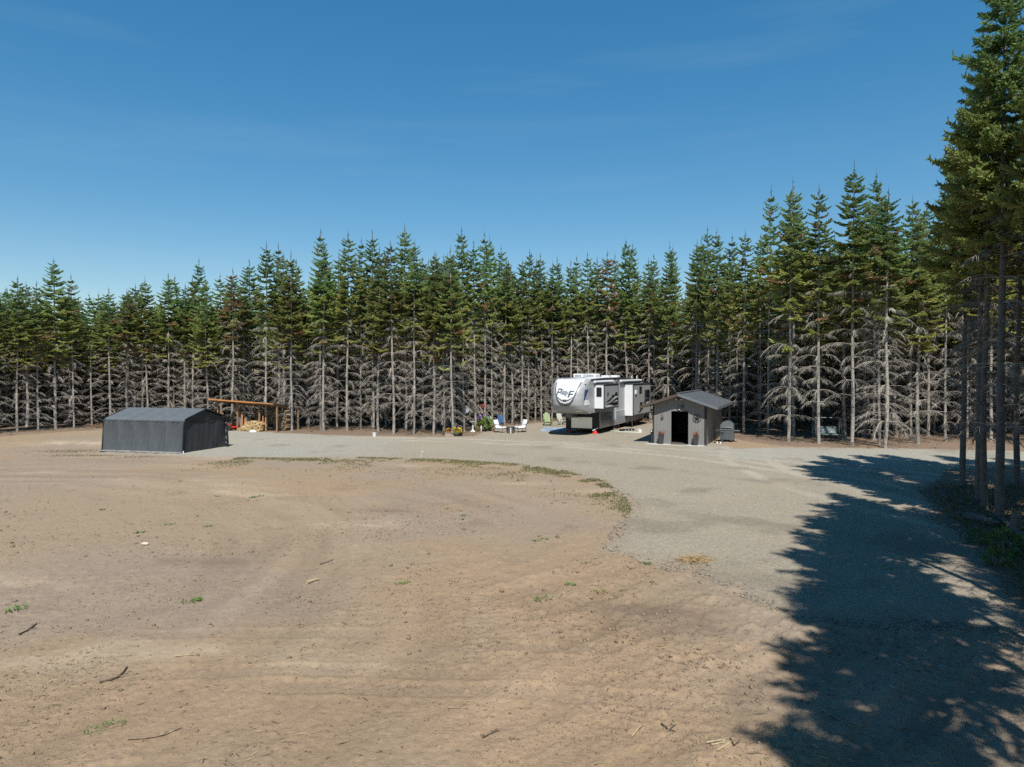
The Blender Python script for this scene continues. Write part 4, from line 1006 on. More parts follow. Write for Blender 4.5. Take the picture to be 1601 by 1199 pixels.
def wood_shed():
    p = base(335, 671.5); q = base(433, 676); dv = (q - p); L = dv.length; rz = math.atan2(dv.y, dv.x)
    t = empty("wood_shed", p, rz, "open fronted woodshed with tilted flat roof and orange fascia board", "woodshed")
    M_or = PM("fresh_orange_timber", (0.44, .19, .065), .7, .2, 3, stretch=(1, 8, 8)); M_post = PM("weathered_post", (0.274, 0.175, 0.103), .8, .25, 5, stretch=(6, 6, 1)); M_rf = PM("roof_sheet", (.10, .085, .07), .8, .2, 5)
    hf, hb, D = 2.24, 1.85, 2.3
    b = MB(); b.add([(-.05, -.45, hf + .12), (L + .1, -.45, hf - .12), (L + .1, D, hb - .1), (-.05, D, hb + .1), (-.05, -.45, hf + .16), (L + .1, -.45, hf - .08), (L + .1, D, hb - .06), (-.05, D, hb + .14)], [(0, 1, 2, 3), (4, 7, 6, 5), (0, 4, 5, 1), (1, 5, 6, 2), (2, 6, 7, 3), (3, 7, 4, 0)]); b.build("roof", [M_rf], t)
    b = MB(); b.bar((-.06, -.475, hf + .11), (L * .72, -.475, hf - .07), .03, .105); b.bar((L * .725, -.475, hf - .07), (L + .1, -.475, hf - .14), .03, .07); b.build("fascia_board", [M_or], t)
    for i in range(8):
        x = .1 + i * (L - .2) / 7; zf = hf + .10 - .24 * (x / L); b = MB(); b.bar((x, -.42, zf - .08), (x, D - .02, zf - .45), .045, .12); b.build("rafter", [M_post], t)
    fx = lambda u: (u - 335) / 98 * L
    for u in (341, 372.5, 406.5, 433): 
        x = fx(u); b = MB(); b.box(x - .04, x + .04, -.04, .05, 0, hf - .02 - .24 * x / L); b.build("post", [M_post], t)
    for u in (341, 372.5, 406.5, 433):
        x = fx(u); b = MB(); b.box(x - .05, x + .05, D - .1, D, 0, hb - .12); b.build("post", [M_post], t)
    for u, h, w in ((346.5, 1.35, .12), (351.5, 1.05, .12), (357, .5, .1), (377.5, 1.35, .15), (382.5, .92, .16), (410, 1.15, .08), (414, 1.05, .08)):
        x = fx(u); b = MB(); b.box(x - w / 2, x + w / 2, .12, .16, 0, h); b.build("upright_plank", [M_or], t)
    b = MB(); b.bar((.1, .06, 1.9), (.75, .03, 2.1), .05); b.bar((fx(372.5) - .5, 0, hf - .14), (fx(372.5) - .05, 0, hf - .7), .05); b.bar((fx(372.5) + .5, 0, hf - .18), (fx(372.5) + .05, 0, hf - .7), .05); b.build("brace", [M_post], t)
    # split wood stacked at the back: real split logs, end grain facing out
    rg = random.Random(5)
    M_endg = PM("split_wood_ends", (0.228, 0.163, 0.099), .85, .4, 7); M_fresh = PM("fresh_split_wood", (0.418, 0.304, 0.160), .8, .3, 6)
    def logs(name, mat, spots, parent, lab=None):
        b = MB()
        for (x, y, z, r, l, a, k) in spots:
            n = k; P = [(r * rg.uniform(.75, 1.1) * math.cos(a + 6.283 * j / n), r * rg.uniform(.75, 1.1) * math.sin(a + 6.283 * j / n)) for j in range(n)]
            b.prism([(x + pxx, z + pz) for pxx, pz in P], y, y + l, 'y')
        o = b.build(name, [mat], parent); tag(o, kind='stuff'); return o
    sp = []
    x0, x1 = fx(384), fx(432)
    z = .16
    while z < 1.62:
        x = x0 + rg.uniform(0, .08)
        while x < x1:
            r = rg.uniform(.055, .10); sp.append((x + r, .9 + rg.uniform(-.05, .05), z, r, .42, rg.uniform(0, 6), rg.choice((3, 4, 5)))); x += 2 * r * .92
        z += .135
    st = empty("stacked_firewood", t.matrix_basis @ Vector((0, 0, 0)), rz, "tall stack of dark split firewood inside the woodshed", "firewood")
    logs("split_logs", M_endg, sp, st)
    sp = []
    for i in range(230):
        fxn = rg.uniform(0, 1); x = fx(380) + fxn * (fx(411) - fx(380)); hmax = .20 + .62 * ss(.08, .35, np.array(fxn)) * (1 - .25 * fxn)
        z = rg.uniform(.05, float(hmax)); y = -.55 + .5 * z / .8 + rg.uniform(-.1, .25)
        sp.append((x, y, z, rg.uniform(.055, .095), .36, rg.uniform(0, 6), rg.choice((3, 4, 6))))
    pl = empty("firewood_pile", t.matrix_basis @ Vector((0, 0, 0)), rz, "loose pile of fresh yellow split firewood in front of the woodshed", "firewood")
    logs("split_logs", M_fresh, sp, pl)
    # red ride-on mower deck
    p = t.matrix_basis @ Vector((fx(362.5), -.2, 0)); m = empty("lawn_tractor", p, rz, "low red lawn tractor parked under the woodshed's left bay", "lawn tractor")
    b = MB(); b.box(-.62, .05, -.28, .28, .22, .46, bev=.07); b.build("hood", [M_red], m, smooth=40)
    b = MB(); b.box(.02, .62, -.33, .33, .2, .36, bev=.05); b.build("fender", [M_red], m, smooth=40)
    b = MB(); b.box(-.5, .25, -.42, .42, .07, .16, bev=.04); b.build("mower_deck", [M_red], m)
    b = MB(); b.box(.2, .5, -.2, .2, .36, .43, bev=.03); b.box(.46, .53, -.2, .2, .40, .62, bev=.03); b.build("seat", [M_black], m)
    b = MB(); b.tube([(-.05, 0, .44), (.08, 0, .64)], .02, 6); b.tube([(.08 + .02 * math.sin(a * .785), .15 * math.cos(a * .785), .64 + .15 * math.sin(a * .785) * .5) for a in range(9)], .014, 6, cap=False); b.build("steering_wheel", [M_black], m)
    for (x, r, w) in ((-.45, .16, .11), (.40, .22, .18)):
        for sy in (-1, 1):
            o = MB()._lathe([(0, -w / 2), (r * .55, -w / 2), (r * .92, -w / 2), (r, -w * .3), (r, w * .3), (r * .92, w / 2), (0, w / 2)], (0, 0, 0), 16, 0).build("wheel", [M_rubber], m); o.location = (x, sy * .36, r); o.rotation_euler = (R(90), 0, 0)
    p = t.matrix_basis @ Vector((fx(369), .55, 0)); g = empty("rubbish_bin", p, rz, "grey metal bin standing behind the red lawn tractor", "bin")
    b = MB(); b.lathe([(.20, 0), (.235, .62), (.25, .63), (.25, .66)], (0, 0, .32), 16); b.build("barrel", [M_steel], g, smooth=40)
    b = MB(); b.lathe([(.265, 0), (.26, .04), (.1, .09), (.03, .10)], (0, 0, .985), 16); b.build("lid", [M_steel], g, smooth=40)
    b = MB(); b.box(-.25, .25, -.25, .25, 0, .318); b.build("wooden_block", [M_post], g)
    b = MB(); b.ball((0, 0, .06), .24, sub=3, sq=(1.3, .8, .55), jit=.06); o = b.build("white_sack", [PM("pale_sack", (.60, .60, .56), .8, .08, 10)], None, t.matrix_basis @ Vector((fx(408), -.75, 0)), rz, smooth=60); tag(o, "pale lumpy sack lying at the right foot of the firewood pile", "sack")
    # yellow log splitter
    p = base(425, 674.5); s = empty("log_splitter", p + Vector((0, .8, 0)), rz + R(20), "yellow log splitter standing among trunks right of the woodshed", "log splitter")
    M_yel = PM("yellow_paint", (.58, .36, .04), .5, .2, 6)
    b = MB(); b.bar((-.1, 0, .35), (.05, 0, 1.3), .12, .16); b.box(.02, .2, -.06, .06, 1.22, 1.36); b.build("beam", [M_yel], s)
    b = MB(); b.tube([(.16, 0, .8), (.16, 0, 1.24)], .05, 10); b.tube([(.16, 0, .45), (.16, 0, .8)], .03, 8); b.build("ram", [M_yel], s)
    b = MB(); b.box(-.32, .1, -.18, .18, .42, .68, bev=.03); b.build("engine", [M_black], s)
    b = MB(); b.bar((-.55, 0, .9), (-.25, 0, .3), .06); b.bar((.1, 0, .3), (.45, 0, .75), .05); b.build("tow_bar", [M_yel], s)
    for sy in (-.3, .3):
        o = MB()._lathe([(0, -.05), (.2, -.05), (.24, -.02), (.24, .02), (.2, .05), (0, .05)], (0, 0, 0), 16, 0).build("wheel", [M_rubber], s); o.location = (-.1, sy, .24); o.rotation_euler = (R(90), 0, 0)
wood_shed()

# ------------------------------------------------------------------ patio furniture and garden ornaments
M_cush = PM("white_cushion", (.74, .76, .80), .85, .05, 6); M_fr = PM("dark_bronze_frame", (.03, .026, .024), .45, .15, 10)
def lounge_chair(p, rz, label, group):
    t = empty("patio_chair", p, rz, label, "chair", group)        # faces local +x
    b = MB(); b.box(-.28, .34, -.27, .27, .33, .44, bev=.035); b.build("seat_cushion", [M_cush], t, smooth=40)
    b = MB(); M = Matrix.Translation((-.28, 0, .40)) @ Matrix.Rotation(R(-18), 4, 'Y'); b.box(-.05, .06, -.27, .27, .0, .56, M=M, bev=.03); b.build("back_cushion", [M_cush], t, smooth=40)
    for sy in (-.31, .31):
        b = MB(); b.tube([(-.46, sy, .90), (-.30, sy, .36), (-.36, sy, .02)], .018, 6); b.tube([(-.38, sy, .62), (-.1, sy, .63), (.26, sy, .60), (.33, sy, .5), (.32, sy, .3), (.22, sy, .02)], .018, 6); b.tube([(-.42, sy, .02), (.34, sy, .02)], .018, 6); b.build("arm_frame", [M_fr], t)
    b = MB(); b.box(-.3, .34, -.31, .31, .29, .325); b.build("seat_frame", [M_fr], t)
    return t
lounge_chair(base(783, 677), R(-28), "left one of two white cushioned patio chairs, facing the fire barrel", "white patio chairs by the fire barrel")
lounge_chair(base(813, 676.5), R(205), "right one of two white cushioned patio chairs, facing the fire barrel", "white patio chairs by the fire barrel")
t = empty("camp_chair", base(783.5, 670), R(-80), "blue folding chair behind the left white patio chair", "chair")
M_bl = PM("blue_canvas", (.03, .08, .19), .8, .12, 8)
b = MB(); b.box(-.24, .24, -.24, .24, .42, .46, bev=.01); b.build("seat", [M_bl], t)
b = MB(); M = Matrix.Translation((-.24, 0, .44)) @ Matrix.Rotation(R(-12), 4, 'Y'); b.box(-.015, .015, -.25, .25, 0, .58, M=M); b.build("backrest", [M_bl], t)
for sx in (-.22, .22):
    for sy in (-.22, .22):
        b = MB(); b.tube([(sx, sy, .43), (-sx * .9, sy, 0)], .012, 6); b.build("leg", [M_fr], t)
t = empty("fire_barrel", base(798.5, 678.2), 0, "short shiny metal fire barrel between the two white chairs", "fire pit")
b = MB(); b._lathe([(.0, .02), (.26, .02), (.27, .0), (.27, .46), (.29, .47), (.29, .50), (.25, .50), (.25, .3), (.0, .3)], (0, 0, 0), 20, 0); b.build("drum", [PM("smoky_steel", (.30, .29, .27), .22, .2, 4, metal=.9)], t, smooth=40)
b = MB(); [b.tube([(.275 * math.cos(a), .275 * math.sin(a), .03), (.275 * math.cos(a), .275 * math.sin(a), .46)], .008, 5) for a in [k * .524 for k in range(12)]]; b.build("seams", [M_fr], t)
b = MB(); b.box(.276 * -.0 - .03, .03, -.285, -.272, .05, .44); b.build("pale_tag", [M_white], t)

def adirondack(p, rz, label, mat, sc=1.0):
    t = empty("adirondack_chair", p, rz, label, "chair"); t.scale = (sc,) * 3     # faces local -y
    n = 5
    for i in range(n):
        x = -.22 + i * .11; h = .86 - .5 * (abs(i - 2) / 2) ** 2 * .22
        b = MB(); M = Matrix.Translation((x, .20, .26)) @ Matrix.Rotation(R(-20), 4, 'X'); b.box(-.048, .048, -.012, .012, 0, h, M=M, bev=.008); b.build("back_slat", [mat], t)
    for i in range(5):
        y = -.30 + i * .115; b = MB(); b.box(-.27, .27, y, y + .10, .36 - i * .028, .38 - i * .028, bev=.005); b.build("seat_slat", [mat], t)
    for sx in (-.33, .33):
        b = MB(); b.box(sx - .07, sx + .07, -.40, .32, .56, .585, bev=.008); b.build("armrest", [mat], t)
        b = MB(); b.box(sx - .02, sx + .02, -.36, -.26, 0, .555); b.build("front_leg", [mat], t)
        b = MB(); b.bar((sx * .86, -.33, .33), (sx * .86, .52, .02), .03, .10); b.build("rear_leg", [mat], t)
        b = MB(); b.box(sx - .015, sx + .015, .24, .30, .25, .555); b.build("arm_post", [mat], t)
    return t
adirondack(base(856.5, 666.5), R(12), "pale green slatted adirondack chair left of the trailer nose", PM("pale_green_plastic", (.25, .32, .165), .5, .08, 8), 1.0)
adirondack(base(878.5, 665), R(35), "pale adirondack chair half hidden behind the trailer's front leg", PM("pale_grey_plastic", (.42, .44, .38), .5, .08, 8), .95)

p = base(868, 672.5); t = empty("outdoor_rug", p, R(-10), "faded blue patterned rug on gravel left of the trailer", "rug")
M_rug = bpy.data.materials.new("blue_rug"); M_rug.use_nodes = True; n_, l_ = M_rug.node_tree.nodes, M_rug.node_tree.links
v_ = n_.new("ShaderNodeTexVoronoi"); v_.inputs['Scale'].default_value = 3.2; c_ = n_.new("ShaderNodeValToRGB"); c_.color_ramp.elements[0].color = (.06, .13, .28, 1); c_.color_ramp.elements[1].color = (.26, .32, .40, 1); c_.color_ramp.elements[0].position = .25; c_.color_ramp.elements[1].position = .55
tt_ = n_.new("ShaderNodeTexCoord"); l_.new(tt_.outputs['Object'], v_.inputs['Vector']); l_.new(v_.outputs['Distance'], c_.inputs['Fac']); l_.new(c_.outputs[0], n_['Principled BSDF'].inputs['Base Color']); n_['Principled BSDF'].inputs['Roughness'].default_value = .95
b = MB(); b.box(-1.0, 1.0, -1.75, 1.75, .02, .05); b.build("mat", [M_rug], t)
b = MB()
for k in range(40): b.box(-1.0 + k * .05, -.975 + k * .05, -1.85, -1.752, .02, .032); b.box(-1.0 + k * .05, -.975 + k * .05, 1.752, 1.85, .02, .032)
b.build("fringe", [PM("rug_fringe", (.45, .47, .46), .9, .1, 10)], t)

# hoses and step beside the trailer
p = base(980, 674.5); t = empty("tool_tray", p, ROT + R(58), "long low black tray with pale items lying beside the trailer", "tray")
b = MB(); b.box(-.62, .62, -.17, .17, .02, .04); b.box(-.62, .62, -.17, -.15, .04, .17); b.box(-.62, .62, .15, .17, .04, .17); b.box(-.62, -.6, -.15, .15, .04, .17); b.box(.6, .62, -.15, .15, .04, .17); b.build("tray", [M_black], t)
for x in (-.3, 0, .32):
    b = MB(); b.box(x - .06, x + .06, -.178, -.171, .07, .13); b.build("pale_label", [PM("label_grey", (.5, .5, .48), .7, .05, 8)], t)
p = base(955, 675); q = base(999, 677.5); r_ = base(960, 670)
b = MB(); b.tube([(r_.x, r_.y, .5), (r_.x + .1, r_.y - .5, .12), (p.x, p.y, .06), ((p.x + q.x) / 2, (p.y + q.y) / 2 - .2, .06), (q.x, q.y, .06)], .04, 8); o = b.build("drain_hose", [PM("pale_green_hose", (.50, .54, .44), .6, .1, 10)], None, smooth=60); tag(o, "pale green drain hose running from under the trailer across gravel", "hose")
b = MB(); b.box(-.13, .13, -.13, .13, 0, .26, bev=.03); b.tube([(-.1, 0, .26), (-.08, 0, .34), (.08, 0, .34), (.1, 0, .26)], .01, 6); o = b.build("white_jug", [M_white], None, base(999.5, 677.2), .4); tag(o, "small white jug at the end of the pale drain hose", "jug")
p = base(959.5, 674); b = MB(); b.tube([(p.x, p.y, .02), (p.x + .05, p.y + .05, 1.0)], .018, 6); o = b.build("water_pipe", [M_steel], None); tag(o, "thin grey water standpipe beside the trailer's rear slide out", "standpipe")
b = MB(); o = None
m = leaf_cluster(420, .62, .4, .34, .2, [(.16, .11, .06), (.12, .085, .05), (.2, .15, .09)], 4); o = link("foliage", m); t = empty("dry_shrub", base(991.5, 662) + Vector((0, 0, .3)), 0, "small dry brown shrub at the trailer's rear corner", "shrub"); o.parent = t
b = MB(); [b.tube([(0, 0, -.3), (.12 * math.cos(a), .12 * math.sin(a), .15)], .012, 5) for a in (0, 1.2, 2.5, 3.9, 5.1)]; b.build("stems", [M_twig], t)

# flower pots and ornaments
def flower_pot(p, label, cat, pot, fol, blooms=None, rz=0.0, name="flower_pot"):
    t = empty(name, p, rz, label, cat); r, h, mat = pot
    if r: b = MB(); b._lathe([(0, 0), (r * .7, 0), (r, h * .9), (r * 1.08, h * .9), (r * 1.08, h), (r * .9, h), (r * .88, h * .8), (0, h * .8)], (0, 0, 0), 14, 0); b.build("pot", [mat], t, smooth=40)
    n, rx, rz_, sz, cols = fol; o = link("foliage", leaf_cluster(n, rx, rx, rz_, sz, cols, int(p.x * 31) % 97), t); o.location = (0, 0, h + rz_ * .8)
    if blooms: n, rx, rz_, sz, cols, dz = blooms; o = link("blooms", leaf_cluster(n, rx, rx, rz_, sz, cols, int(p.x * 17) % 91, .8), t); o.location = (0, 0, h + dz)
    return t
M_terra = PM("terracotta", (.33, .15, .085), .8, .15, 6); M_box = PM("old_planter_wood", (.33, .25, .19), .85, .2, 5)
flower_pot(base(761.5, 675), "big pot of leafy green plant left of the white chairs", "potted plant", (.22, .28, M_dkgrey), (420, .44, .42, .17, [(.13, .24, .035), (.17, .28, .05), (.09, .18, .03)]))
t = flower_pot(base(754, 674), "tall stand with a pot of purple flowers behind the green plant", "potted plant", (.2, .25, M_fr), (120, .28, .12, .12, GREEN), (240, .40, .17, .10, [(.30, .13, .48), (.38, .20, .55), (.22, .09, .36)], .22))
for ch in t.children: ch.location.z += .55
b = MB(); [b.tube([(.12 * math.cos(a), .12 * math.sin(a), .55), (.22 * math.cos(a), .22 * math.sin(a), 0)], .014, 6) for a in (.5, 2.6, 4.7)]; b.build("stand", [M_fr], t)
flower_pot(base(749, 675), "small pot of yellow green leaves right of the bird bath", "potted plant", (.15, .22, M_terra), (160, .26, .24, .13, [(.26, .27, .06), (.20, .24, .06)]))
t = flower_pot(base(765.8, 674.5), "white hydrangea blooms rising behind the big green plant", "potted plant", (.16, .6, M_dkgrey), (90, .2, .15, .12, GREEN), (110, .15, .19, .09, [(.72, .72, .66), (.66, .68, .60)], .32))
flower_pot(base(770.5, 675.5), "small terracotta pot with orange flowers beside left white chair", "potted plant", (.12, .2, M_terra), (60, .14, .12, .1, GREEN), (50, .14, .1, .07, [(.6, .22, .07), (.55, .3, .12)], .2))
flower_pot(base(714, 682.3), "low mound of bright yellow flowers in front of the firs", "potted plant", (.2, .16, M_dkgrey), (150, .34, .2, .12, GREEN), (260, .38, .2, .09, [(.70, .47, .03), (.75, .56, .06), (.6, .4, .03)], .26))
t = empty("planter_box", base(702, 682.2), R(-8), "wooden planter box of orange and yellow flowers between trunks", "planter")
b = MB(); b.box(-.24, .24, -.14, .14, 0, .27, bev=.01); b.box(-.27, .27, -.17, .17, .27, .30, bev=.005); b.build("box", [M_box], t)
o = link("foliage", leaf_cluster(90, .26, .16, .12, .1, GREEN, 61), t); o.location = (0, 0, .36)
o = link("blooms", leaf_cluster(130, .27, .17, .13, .08, [(.66, .22, .04), (.7, .4, .04), (.6, .15, .05)], 62, .8), t); o.location = (0, 0, .42)
flower_pot(base(719.5, 677.5), "pale lavender flowers behind the yellow flower mound", "potted plant", (.13, .18, M_terra), (60, .18, .14, .1, GREEN), (70, .2, .12, .07, [(.40, .36, .50), (.5, .46, .55)], .25))
flower_pot(base(698, 675.5), "pale blue flowers behind the wooden planter box", "potted plant", (.13, .18, M_terra), (60, .18, .14, .1, GREEN), (60, .2, .12, .07, [(.35, .36, .44), (.45, .45, .52)], .25))
flower_pot(base(720.5, 682), "small dark pot with red leaves right of the yellow flowers", "potted plant", (.12, .2, M_black), (40, .13, .1, .09, [(.2, .03, .03), (.12, .03, .03)]))
t = empty("bird_bath", base(739.3, 676), 0, "white pedestal bird bath with shallow bowl beside a fir trunk", "bird bath"); M_stone2 = PM("white_stone", (.62, .61, .57), .8, .08, 8)
b = MB(); b.lathe([(.20, 0), (.20, .04), (.14, .10), (.06, .18), (.05, .4), (.055, .6), (.08, .70)], (0, 0, 0), 14); b.build("pedestal", [M_stone2], t, smooth=40)
b = MB(); b._lathe([(0, .70), (.1, .70), (.23, .77), (.24, .79), (.21, .79), (.1, .735), (0, .73)], (0, 0, 0), 18, 0); b.build("bowl", [M_stone2], t, smooth=40)
b = MB(); b.ball((.02, 0, .86), .06, sq=(1.4, .8, .9)); b.ball((.10, 0, .92), .03); b.tube([(.02, 0, .74), (.02, 0, .82)], .012, 6); b.build("bird_figure", [M_dkgrey], t, smooth=40)
b = MB(); b.lathe([(.055, 0), (.05, .2), (.07, .22), (.06, .4), (.03, .46)], (0, 0, 0), 10); o = b.build("garden_gnome", [M_stone2], None, base(752.4, 675.5), smooth=40); tag(o, "small white garden figure in front of the green plant", "garden figure")
t = empty("hanging_disc", Vector((0, 0, 0)), 0, "round pale disc hung on a fir trunk above the bird bath", "ornament"); p = base(727.8, 676); t.location = (p.x + .03, p.y - .14, p.z + (z_at(640.5, p.y) - p.z))
b = MB(); b._lathe([(0, -.015), (.24, -.015), (.25, 0), (.24, .015), (0, .02)], (0, 0, 0), 28, 0); o = b.build("disc", [PM("frosted_disc", (.30, .33, .37), .35, .35, 9)], t, smooth=40); o.rotation_euler = (R(90), 0, 0)
b = MB(); b.tube([(.25 * math.cos(a * .2618), -.02, .25 * math.sin(a * .2618)) for a in range(25)], .015, 6, cap=False); b.build("rim", [M_steel], t)
b = MB(); b.tube([(0, 0, .25), (.05, .06, .5)], .008, 5); b.build("hook", [M_fr], t)
p = base(757, 671); t = empty("wind_spinner", p, R(20), "red metal flower wind spinner on a thin pole behind the pots", "wind spinner"); zc = z_at(634, p.y) - p.z
b = MB(); b.tube([(0, .03, 0), (0, .03, zc)], .02, 8); b.build("pole", [M_dkgrey], t)
for k in range(7):
    a = k * 6.283 / 7 + .4; b = MB(); ln = .34 if k % 2 else .26
    b.add([(0, 0, zc), (.10 * math.cos(a - .6), -.05, zc + .10 * math.sin(a - .6)), (ln * math.cos(a), .02, zc + ln * math.sin(a)), (.10 * math.cos(a + .6), .05, zc + .10 * math.sin(a + .6)), (.13 * math.cos(a), -.09, zc + .13 * math.sin(a))], [(0, 1, 4), (1, 2, 4), (2, 3, 4), (3, 0, 4), (0, 3, 2, 1)]); b.build("petal", [M_red], t)
b = MB(); b.ball((0, -.06, zc), .05, sub=2); b.build("hub", [PM("dark_red_hub", (.2, .02, .02), .4, .1, 8)], t)
b = MB(); b.ball((0, 0, 0), .1, sub=2, sq=(.6, .6, 1.2)); b.tube([(0, 0, .1), (0, 0, .35)], .006, 5); o = b.build("bird_feeder", [PM("feeder_blue_grey", (.30, .36, .42), .3, .15, 8)], None, (p.x - .22, p.y + .1, z_at(626, p.y))); tag(o, "small blue grey feeder hanging above the red wind spinner", "bird feeder")
t = empty("bucket", base(585.3, 683.2), 0, "small white bucket alone at the gravel's edge by the firs", "bucket")
b = MB(); b._lathe([(0, 0), (.11, 0), (.145, .26), (.155, .26), (.155, .29), (.135, .29), (.1, .05), (0, .05)], (0, 0, 0), 16, 0); b.build("pail", [M_white], t, smooth=40)
b = MB(); b.tube([(-.15, 0, .27), (-.1, -.1, .2), (0, -.14, .17), (.1, -.1, .2), (.15, 0, .27)], .006, 5); b.build("handle", [M_steel], t)
p = base(657, 717); t = empty("marker_stake", p, 0, "thin pale marker stake leaning in the grass strip", "stake")
b = MB(); b.tube([(0, 0, -.1), (.10, 0, .42)], .011, 6); b.build("rod", [M_white], t); b = MB(); b.add([(.10, 0, .42), (.17, .01, .40), (.10, .005, .36)], [(0, 1, 2)]).build("flag", [M_white], t)

def porch_swing():
    p = base(1304, 692.5); t = empty("porch_swing", p + Vector((0, .9, 0)), R(-12), "dark metal porch swing bench in the shade between trunks", "swing")
    M_sw = PM("dark_swing_steel", (.10, .115, .125), .4, .15, 8, metal=.4); W_, Ht = .78, 1.52
    for sx in (-W_, W_):
        b = MB(); b.tube([(sx, -.52, .0), (sx * .96, -.06, Ht)], .03, 8); b.tube([(sx, .52, .0), (sx * .96, .06, Ht)], .03, 8); b.tube([(sx, -.34, .55), (sx, .34, .55)], .022, 6); b.build("side_frame", [M_sw], t)
    b = MB(); b.tube([(-W_, 0, Ht), (W_, 0, Ht)], .03, 8); b.build("top_bar", [M_sw], t)
    M_cs = PM("green_grey_cushion", (.10, .145, .14), .7, .25, 6)
    b = MB(); b.box(-.60, .60, -.28, .22, .42, .50, bev=.03); b.build("seat", [M_cs], t)
    b = MB(); M = Matrix.Translation((0, .22, .46)) @ Matrix.Rotation(R(-14), 4, 'X'); b.box(-.60, .60, -.03, .03, 0, .5, M=M, bev=.02); b.build("backrest", [M_cs], t)
    for sx in (-.62, .62):
        b = MB(); b.tube([(sx, -.25, .5), (sx, -.25, .68), (sx, .25, .68)], .018, 6); b.build("armrest", [M_sw], t)
        b = MB(); b.tube([(sx, -.25, .68), (sx * 1.1, 0, Ht)], .008, 5); b.tube([(sx, .25, .68), (sx * 1.1, 0, Ht)], .008, 5); b.build("chain", [M_steel], t)
    for sx in (-.3, 0, .3):
        b = MB(); M = Matrix.Translation((sx, .12, .52)) @ Matrix.Rotation(R(-20), 4, 'X'); b.box(-.15, .15, -.05, .05, 0, .28, M=M, bev=.04); b.build("pillow", [PM("pale_pillow", (.22, .25, .25), .8, .3, 5)], t)
porch_swing()

# ------------------------------------------------------------------ litter, weeds and stones on the ground
def grass_strip():
    rg = np.random.default_rng(21)
    line = np.array(px((370, 716.5), (480, 717.5), (560, 715.5), (700, 718.5), (800, 724.5), (880, 736.5), (940, 752.5), (975, 775), (986, 800)))
    seg = np.linalg.norm(np.diff(line, axis=0), axis=1); cum = np.concatenate([[0], np.cumsum(seg)])
    n = 34000; s = rg.uniform(0, cum[-1], n); X = np.interp(s, cum, line[:, 0]); Y = np.interp(s, cum, line[:, 1])
    w = rg.exponential(1.3, n) - .2; X = X - w * .35; Y = Y - w * .9
    k = fbm(X, Y, 1.1, 3, 201) + .5 * fbm(X, Y, 4, 2, 203) - w * .10
    keep = (k > -.12) & ~((s > cum[-1] * .86) & (rg.random(n) < .6)); X, Y = X[keep], Y[keep]
    # loose patches elsewhere
    for u, v, sx, sy, m in ((105, 705, .9, .5, 500), (120, 672, 1.4, .6, 500), (135, 712, 1.2, .25, 400), (230, 714, 1.0, .2, 300), (620, 735, 2, .5, 200), (775, 742, .9, .4, 450), (720, 740, 1.1, .4, 250), (900, 775, .8, .4, 200)):
        p = at(u, v); X = np.concatenate([X, p.x + rg.normal(0, sx, m)]); Y = np.concatenate([Y, p.y + rg.normal(0, sy, m)])
    n = len(X); h = rg.uniform(.02, .085, n); a = rg.uniform(0, 6.28, n); lean = rg.uniform(.0, .07, n); w = rg.uniform(.012, .026, n)
    Z = Hgt(X, Y) - .01
    V = np.stack([np.stack([X - np.cos(a) * w, Y - np.sin(a) * w, Z], 1), np.stack([X + np.cos(a) * w, Y + np.sin(a) * w, Z], 1), np.stack([X + np.sin(a) * lean, Y + np.cos(a) * lean, Z + h], 1)], 1).reshape(-1, 3)
    t = rg.random(n)[:, None]; C = np.array([.115, .135, .045]) * (1 - t) + np.array([.24, .20, .11]) * t; C = C * rg.uniform(.7, 1.2, (n, 1))
    o = link("grass_strip", mesh_np("grass_strip", V, np.arange(len(V)).reshape(-1, 3), [M_grass], np.repeat(C, 3, 0))); tag(o, "patchy dry green grass along the gravel's inner edge", "grass", None, 'stuff')
grass_strip()

